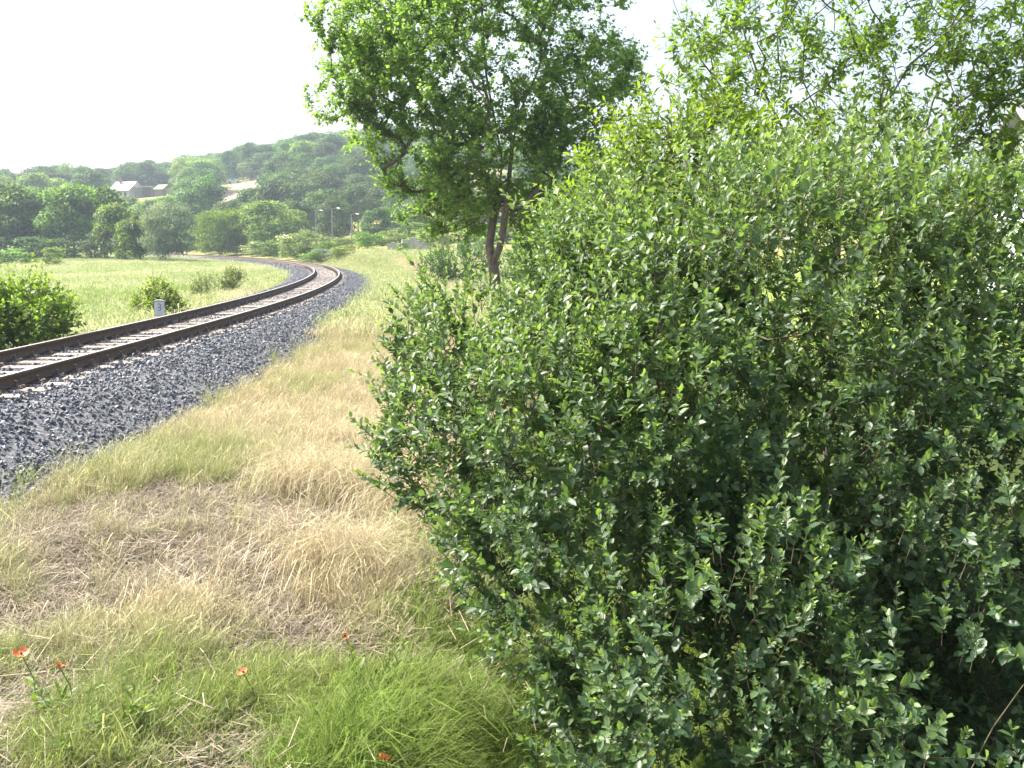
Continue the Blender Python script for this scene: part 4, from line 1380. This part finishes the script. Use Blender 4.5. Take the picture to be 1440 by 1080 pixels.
# ------------------------------------------------------------------ grass
def mat_blade(name, base, tip, trans=.35, spread=.5, tint_col=None):
    m, nt, N, L, b = mat_new(name)
    a = N.new('ShaderNodeAttribute')
    a.attribute_name = 'h'
    c = n_ramp(nt, a.outputs['Fac'], [(0, base), (1, tip)]).outputs[0]
    t = N.new('ShaderNodeAttribute')
    t.attribute_type = 'INSTANCER'
    t.attribute_name = 'tint'
    if tint_col:
        c = n_mix(nt, t.outputs['Fac'], c, tint_col)
    v = N.new('ShaderNodeAttribute')
    v.attribute_name = 'var'
    hs = N.new('ShaderNodeHueSaturation')
    L.new(n_math(nt, 'ADD', n_math(nt, 'MULTIPLY', v.outputs['Fac'], spread), 1 - spread / 2), hs.inputs['Value'])
    L.new(c, hs.inputs['Color'])
    L.new(hs.outputs[0], b.inputs['Base Color'])
    b.inputs['Roughness'].default_value = .6
    b.inputs['Specular IOR Level'].default_value = .3
    tr = N.new('ShaderNodeBsdfTranslucent')
    L.new(hs.outputs[0], tr.inputs['Color'])
    mx = N.new('ShaderNodeMixShader')
    mx.inputs[0].default_value = trans
    L.new(b.outputs[0], mx.inputs[1])
    L.new(tr.outputs[0], mx.inputs[2])
    L.new(mx.outputs[0], N['Material Output'].inputs['Surface'])
    return m


M['dry_blade'] = mat_blade('dry_grass_blade', (.27, .225, .12), (.55, .48, .30), .3, .55, (.27, .33, .10))
M['green_blade'] = mat_blade('green_grass_blade', (.070, .125, .018), (.21, .325, .050), .5, .5, (.38, .36, .14))
M['meadow_blade'] = mat_blade('meadow_grass_blade', (.14, .19, .04), (.33, .41, .15), .45, .6, (.54, .50, .30))
M['straw'] = mat_blade('dead_straw', (.20, .165, .11), (.37, .315, .215), .1, .9, (.11, .085, .058))
M['weed'] = mat_leaf('weed_leaf', (.06, .11, .025), (.16, .24, .05), .35, .5, .4, 0, 0)


def blades_mesh(name, mat, n, hgt, wid, spread, lean, curl, heads=0.0, seg=3, r_=None):
    r_ = r_ or rng
    base = np.c_[r_.normal(0, spread, (n, 2)), np.zeros(n)]
    a = r_.uniform(0, 6.28, n)
    H = r_.uniform(*hgt, n)
    ln = np.abs(r_.normal(lean, lean * .5, n))
    cu = r_.uniform(.3, 1.4, n) * curl
    dirv = np.c_[np.cos(a), np.sin(a), 0 * a]
    b = r_.uniform(0, 6.28, n)
    side = np.c_[np.cos(b), np.sin(b), 0 * b] * .5 + np.cross(dirv, [0, 0, 1.0])
    side = unit(side)
    W = r_.uniform(.7, 1.3, n) * wid
    V, hh, F, vv = [], [], [], []
    ts = np.linspace(0, 1, seg + 1)
    head = r_.random(n) < heads
    for t in ts:
        ang = ln * t + cu * t * t
        off = dirv * (np.sin(np.minimum(ang, 2.2)) * H * t * .75)[:, None] + np.array([0, 0, 1.0]) * (np.cos(np.minimum(ang, 2.2) * .75) * H * t)[:, None]
        w = W * np.where(head, np.where(t > .7, 1.5, .45), (1 - t ** 1.6)) + .0006
        c = base + off
        V += [c - side * w[:, None] / 2, c + side * w[:, None] / 2]
        hh += [np.full(n, t)] * 2
    V = np.stack(V, 1).reshape(-1, 3)
    hh = np.stack(hh, 1).ravel()
    k = 2 * (seg + 1)
    f = np.array([(2 * i, 2 * i + 1, 2 * i + 3, 2 * i + 2) for i in range(seg)])
    F = (f[None] + np.arange(n)[:, None, None] * k).reshape(-1, 4)
    var = np.repeat(r_.random(n), k)
    return mesh_np(name, V, F, mat, True, {'h': hh, 'var': var})


def straw_mesh(name, n=40, rad=.16):
    a, e = rng.uniform(0, 6.28, n), rng.normal(.0, .22, n)
    ln = rng.uniform(.08, .24, n)
    dv = np.c_[np.cos(a) * np.cos(e), np.sin(a) * np.cos(e), np.sin(e)]
    c = np.c_[rng.normal(0, rad, (n, 2)), rng.uniform(.005, .05, n)]
    sd = unit(np.cross(dv, [0, 0, 1.0])) * .0022
    V = np.stack([c - dv * ln[:, None] / 2 - sd, c - dv * ln[:, None] / 2 + sd, c + dv * ln[:, None] / 2 + sd * .6, c + dv * ln[:, None] / 2 - sd * .6], 1).reshape(-1, 3)
    F = np.arange(4 * n).reshape(n, 4)
    return mesh_np(name, V, F, M['straw'], False, {'h': np.tile([0, 0, 1, 1], n), 'var': np.repeat(rng.random(n), 4)})


def rosette_mesh(name, n=14):
    a = rng.uniform(0, 6.28, n)
    e = rng.uniform(.1, .9, n)
    A = np.c_[np.cos(a) * np.cos(e), np.sin(a) * np.cos(e), np.sin(e)]
    P = np.c_[rng.normal(0, .035, (n, 2)), rng.uniform(.0, .09, n)]
    N = np.c_[-np.cos(a) * np.sin(e), -np.sin(a) * np.sin(e), np.cos(e)] + rng.normal(0, .25, (n, 3))
    L_ = rng.uniform(.03, .065, n)
    return leaf_mesh(name, leaf_frames(P, A, N, L_, L_ * rng.uniform(.4, .7, n)), T_LANCE, rng.uniform(.1, .9, n), M['weed'])


dry_v = [blades_mesh('dry_tuft', M['dry_blade'], 44, (.14, .38), .0032, .055, .22, .55, .3) for _ in range(6)]
tall_v = [blades_mesh('tall_dry_tuft', M['dry_blade'], 80, (.45, .85), .0022, .07, .25, 1.5, .4, 5) for _ in range(4)]
lush_v = [blades_mesh('lush_tuft', M['green_blade'], 60, (.20, .46), .0042, .06, .25, 1.1, .04, 4) for _ in range(5)]
short_v = [blades_mesh('short_tuft', M['green_blade'], 44, (.08, .24), .0038, .06, .25, .7, .05) for _ in range(4)]
mead_v = [blades_mesh('meadow_tuft', M['meadow_blade'], 90, (.22, .5), .016, .30, .15, .5, .35) for _ in range(5)]
fard_v = [blades_mesh('far_dry_tuft', M['dry_blade'], 70, (.18, .42), .011, .20, .18, .5, .35) for _ in range(5)]
straw_v = [straw_mesh('straw') for _ in range(5)]
ros_v = [rosette_mesh('rosette') for _ in range(5)]


def wedge(n, y0, y1, xl, xr, power=1.0):
    """points on the ground in the wedge of view, denser near the camera"""
    u = rng.random(n)
    y = y0 * (y1 / y0) ** (u ** power)
    x = rng.uniform(0, 1, n) * ((xr(y)) - xl(y)) + xl(y)
    s, o = track_so(x, y)
    return x, y, o


def lay(name, x, y, rot_tilt, smin, smax, tint, variants, label, cat, zoff=-.015, size=1.0):
    n = len(x)
    z = ground_z(x, y) + zoff
    P = np.c_[x, y, z]
    rot = np.c_[rng.normal(0, rot_tilt, (n, 2)), rng.uniform(0, 6.28, n)]
    s = rng.uniform(smin, smax, n) * size
    return scatter(name, P, rot, np.c_[s, s, s * rng.uniform(.8, 1.2, n)], tint, variants, label, cat)


xl = lambda y: -.56 * y - .4
# verge, near: 4 .. 26 m
x, y, o = wedge(26000, 3.6, 27, xl, lambda y: np.minimum(.12 * y + .6, 2.6))
dd_, ll_, tt_, fr_ = zones(x, y, o)
ok = (o > np.interp(y, [0, 22, 45], [2.95, 2.85, 2.55]) + .25 * rng.random(len(x)))
u = rng.random(len(x))
edge = sstep(2.5, 4.0, o)
patch = np.clip(.45 + 1.2 * fbm(x * 1.5, y * 1.5, 44), .05, 1)
isdry = ok & (u < dd_ * (1 - .95 * tt_) * (.35 + .65 * edge) * (1 - .5 * fr_) * (1 - .75 * fr_ * (1 - patch)))
tint = np.clip(.16 + .85 * fbm(x * .6, y * .6, 61) + .5 * fr_ + rng.normal(0, .15, len(x)), 0, 1)
lay('dry_grass', x[isdry], y[isdry], .12, .6, 1.15, tint[isdry], dry_v, 'short straw-coloured dry grass on the verge beside the ballast', 'grass', size=(1 - .45 * fr_ * (1 - .6 * patch))[isdry])
isl = ok & (rng.random(len(x)) < ll_ * (.08 + .78 * patch))
lay('lush_grass', x[isl], y[isl], .18, .7, 1.2, np.clip(rng.normal(.12, .12, isl.sum()), 0, 1), lush_v, 'lush bright green grass on the ditch side in front of the big bush', 'grass', size=(.75 + .4 * patch)[isl])
green_n = fbm(x * 1.1, y * 1.1, 81)
iss = ok & (rng.random(len(x)) < np.clip((.62 * fr_ + .10 + .25 * (green_n > .2)) * (1 - ll_) * (1 - .92 * tt_), 0, 1) * (.08 + .62 * patch))
lay('short_green_grass', x[iss], y[iss], .15, .7, 1.3, np.clip(rng.normal(.3, .2, iss.sum()), 0, 1), short_v, 'short patchy green grass between the dry grass near the poppies', 'grass', size=(.55 + .6 * patch)[iss])
# dead straw lying flat
x2, y2, o2 = wedge(15000, 3.6, 13, xl, lambda y: .05 * y - .2)
d2_, l2_, t2_, f2_ = zones(x2, y2, o2)
ist = (o2 > 2.7) & ~((x2 > -.85 + .07 * (y2 - 7)) & (y2 > 6.1) & (rng.random(len(x2)) < .85)) & (rng.random(len(x2)) < t2_ * .95 + (.10 + .3 * f2_) * (1 - l2_))
lay('dead_straw', x2[ist], y2[ist], .12, .8, 1.3, np.clip(rng.normal(.35, .3, ist.sum()), 0, 1), straw_v, 'flattened dead straw covering the bare patch on the verge', 'straw', 0.0)
# small leafy weeds in the front
x3, y3, o3 = wedge(8500, 3.6, 9.5, xl, lambda y: .0 * y + .9)
w3 = fbm(x3 * 1.4, y3 * 1.4, 91)
isw = ((x3 > -1.0) & (y3 > 5.9) & (y3 < 9.5) & (rng.random(len(x3)) < .75)) | (o3 > 3) & (rng.random(len(x3)) < np.clip(.35 + .9 * w3, 0, 1) * (1 - .5 * (x3 > -1)) * (1 - sstep(5.0, 6.0, y3)))
lay('ground_weeds', x3[isw], y3[isw], .2, .45, 1.15, rng.random(isw.sum()), ros_v, 'small leafy ground weeds among the grass in the foreground', 'weeds')
# verge beyond
x, y, o = wedge(26000, 24, 105, lambda y: -.30 * y - 1, lambda y: .12 * y + 2, .8)
dd_, ll_, tt_, fr_ = zones(x, y, o)
ok = o > 2.5
isf = ok & (rng.random(len(x)) < dd_)
lay('far_verge_grass', x[isf], y[isf], .1, .7, 1.2, np.clip(.3 + .6 * fbm(x[isf] * .2, y[isf] * .2, 71) + rng.normal(0, .1, isf.sum()), 0, 1), fard_v, 'pale dry grass along the outside of the bend', 'grass')
isg = ok & ~isf & (rng.random(len(x)) < .8)
lay('far_green_grass', x[isg], y[isg], .1, .7, 1.3, np.clip(rng.normal(.2, .15, isg.sum()), 0, 1), mead_v, 'green rank grass between the bend and the poplar', 'grass')
# meadow inside the curve
x, y, o = wedge(42000, 12, 165, lambda y: -.58 * y - 2, lambda y: -.25 * y + 2, .75)
ok = o < -2.9
x, y, o = x[ok], y[ok], o[ok]
md = zones(x, y, o)[0]
lay('meadow_grass', x, y, .1, .7, 1.25, np.clip(md + .7 * fbm(x * .16, y * .07, 73) + rng.normal(0, .12, len(x)), 0, 1), mead_v, 'pale sunlit meadow grass inside the curve of the track', 'grass')

mw = fbm(x * .30, y * .16, 75) + .35 * fbm(x * 1.1, y * .7, 76)
mw = (mw > .42) & (rng.random(len(x)) < .55)
lay('meadow_herbs', x[mw], y[mw], .15, 1.3, 2.4, np.clip(rng.normal(.15, .15, mw.sum()), 0, 1), lush_v, 'darker green herb patches scattered through the meadow', 'weeds')
# weeds and grass creeping into the foot of the ballast
sw, ow = rng.uniform(5, 60, 900), rng.uniform(2.25, 3.3, 900)
kw = rng.random(900) < np.clip((ow - 2.65) * 1.1 + .5 * fbm(sw * .5, ow, 79), 0, 1)
tw = track(sw[kw], ow[kw])
scatter('ballast_weeds', np.c_[tw[:, :2], np.maximum(ballast_profile(sw[kw], ow[kw]), ground_z(tw[:, 0], tw[:, 1])) - .01], np.c_[rng.normal(0, .2, (kw.sum(), 2)), rng.uniform(0, 6.28, kw.sum())], np.repeat(rng.uniform(.8, 1.6, (kw.sum(), 1)), 3, 1),
        np.clip(rng.normal(.5, .3, kw.sum()), 0, 1), short_v[:2] + dry_v[:3], 'grass and weeds creeping into the foot of the ballast', 'weeds')

# single tall dry clumps on the edge of the ditch
CL = [(-1.62, 9.5, 34, 'largest tall clump of drooping dry grass, below the left tip of the big bush'),
      (-1.38, 7.1, 15, 'pale fan-shaped clump of dry grass above the lush green grass'),
      (-1.75, 11.6, 18, 'tall dry grass clump behind the largest dry clump'),
      (-.95, 8.9, 16, 'reddish dry grass clump between the largest dry clump and the big bush')]
for cx_, cy_, nt_, lab in CL:
    t = thing('dry_grass_clump', lab, 'grass clump', (cx_, cy_, ground_z(cx_, cy_)), 0, 'tall dry grass clumps')
    for q in range(nt_):
        a_, rr_ = rng.uniform(0, 6.28), .62 * math.sqrt(rng.random()) * math.sqrt(nt_ / 34)
        px_, py_ = cx_ + math.cos(a_) * rr_, cy_ + math.sin(a_) * rr_
        o = link('tuft', tall_v[q % 4], t, (px_ - cx_, py_ - cy_, ground_z(px_, py_) - ground_z(cx_, cy_) - .02))
        o.rotation_euler = (rng.normal(0, .12), rng.normal(.08, .12), rng.uniform(0, 6.28))
        s = rng.uniform(.75, 1.1)
        o.scale = (s, s, s)

# ------------------------------------------------------------------ poppies
M['petal'] = mat_plain('poppy_petal', [(.3, (.80, .14, .04)), (.7, (.88, .24, .08))], 20, .55)
M['stalk'] = mat_plain('stalk', [(.3, (.08, .12, .03)), (.7, (.13, .18, .05))], 20, .7)


def petal_mesh():
    V, F, n = [(0, 0, 0)], [], 7
    for ring, (rr, zz) in enumerate(((.35, .02), (.75, .22), (1.0, .50))):
        for j in range(n):
            t = (j / (n - 1) - .5) * 1.9
            wob = .07 * math.sin(j * 2.3 + ring) if ring == 2 else 0
            V.append((math.sin(t) * rr * .75, math.cos(t * .6) * rr, zz + wob))
    F += [(0, 1 + j + 1, 1 + j) for j in range(n - 1)]
    for ring in range(2):
        a, b = 1 + ring * n, 1 + (ring + 1) * n
        F += [(a + j, a + j + 1, b + j + 1, b + j) for j in range(n - 1)]
    me = bpy.data.meshes.new('petal')
    me.from_pydata(V, [], F)
    me.materials.append(M['petal'])
    me.polygons.foreach_set('use_smooth', np.ones(len(F), bool))
    return me


pet = petal_mesh()


def unproject(px, py, zoff=0.0):
    """where the view ray through a photo pixel meets the ground"""
    lo, hi = 2.0, 60.0
    for _ in range(40):
        mid_ = (lo + hi) / 2
        q = at(px, py, mid_)
        if q[2] > ground_z(q[0], q[1]) + zoff:
            lo = mid_
        else:
            hi = mid_
    return at(px, py, lo)


for px, py, hgt, sz, tiltx, tilty, lab in [
        (30, 920, .34, .046, .35, .2, 'open red-orange poppy at the left edge of the foreground'),
        (83, 937, .30, .036, -.5, .4, 'red poppy just right of the one at the left edge'),
        (342, 946, .28, .034, .4, -.3, 'lone red poppy below the bare straw patch'),
        (541, 1068, .40, .038, -.9, .2, 'nodding red poppy at the bottom by the lush grass'),
        (485, 895, .30, .024, .8, .3, 'small orange poppy below the fan-shaped dry clump')]:
    top = unproject(px, py, hgt)
    b0 = np.array([top[0] + .04, top[1] + .05, ground_z(top[0], top[1])])
    t = thing('poppy', lab, 'flower', b0, 0, 'poppies in the foreground grass')
    tp = top - b0
    mb = MB()
    mb.tube([(0, 0, 0), tuple(tp * .5 + np.array([.02, 0, .03])), tuple(tp)], [.004, .003, .0025], 5)
    mb.build('stem', M['stalk'], t)
    mb = MB()
    mb.tube([tuple(tp), tuple(tp + np.array([0, 0, .012]))], [.005, .007], 6)
    mb.build('seed_head', M['black_paint'], t)
    rot = Matrix.Rotation(tiltx, 4, 'X') @ Matrix.Rotation(tilty, 4, 'Y')
    for q in range(4):
        o = link('petal', pet, t)
        s = sz * .82 * (1.0 if q % 2 else .9)
        o.matrix_basis = Matrix.Translation(Vector(tp)) @ rot @ Matrix.Rotation(q * math.pi / 2 + .2, 4, 'Z') @ Matrix.Scale(s, 4)

# leafy weeds that stand out singly
def weed_plant(px, py, hgt, nst, lab, light=.5, L_=.095, W_=.028):
    hgt = hgt * 1.4
    g = unproject(px, py)
    t = thing('leafy_weed', lab, 'weed', g, rng.uniform(0, 6), 'leafy weeds in the foreground')
    B = np.c_[rng.normal(0, .05, (nst, 2)), np.zeros(nst)]
    D = np.c_[rng.normal(0, .35, (nst, 2)), np.ones(nst)]
    Ln = rng.uniform(.7, 1.1, nst) * hgt
    V, F = sticks(B, B + unit(D) * Ln[:, None], .003, .0015)
    link('stems', mesh_np('stems', V, F, M['stalk']), t)
    fr, var = twig_leaves(B, D, Ln, 16, L_, W_, 1.05, .1, .2, light, np.full(nst, .2))
    for i in range(len(var)):
        pass
    link('leaves', leaf_mesh('leaves', fr, T_OVAL, var, M['weed']), t)['kind'] = 'stuff'


for a in [(172, 1060, .22, 5, 'bright long-leaved weed at the bottom left of the foreground'),
          (130, 1075, .20, 5, 'darker leafy weed at the very bottom, left of the bright one'),
          (92, 1020, .18, 4, 'small green weed below the two left poppies'),
          (238, 1025, .12, 5, 'low spreading green weed right of the bright long-leaved weed'),
          (520, 1000, .30, 6, 'grey-green leafy weed at the edge of the lush grass'),
          (562, 1045, .26, 5, 'pale leafy weed above the nodding poppy'),
          (665, 985, .20, 4, 'small pale weed under the left foot of the big bush'),
          (590, 860, .22, 6, 'leafy undergrowth plant on the dark soil left of the big bush'),
          (628, 850, .25, 6, 'leafy undergrowth plant touching the left side of the big bush'),
          (560, 875, .18, 5, 'yellow-green broad weed at the top of the lush grass')]:
    weed_plant(*a)

# ------------------------------------------------------------------ air
hz = MB()
hz.box((0, 750, 57), (5400, 4200, 126))
haze = bpy.data.materials.new('haze')
haze.use_nodes = True
hn = haze.node_tree.nodes
hn.remove(hn['Principled BSDF'])
pv = hn.new('ShaderNodeVolumePrincipled')
pv.inputs['Color'].default_value = (.72, .87, 1.0, 1)
pv.inputs['Density'].default_value = .00048
pv.inputs['Anisotropy'].default_value = .15
haze.node_tree.links.new(pv.outputs[0], hn['Material Output'].inputs['Volume'])
tag(hz.build('haze', haze), 'thin pale haze in the air over the valley', kind='stuff')
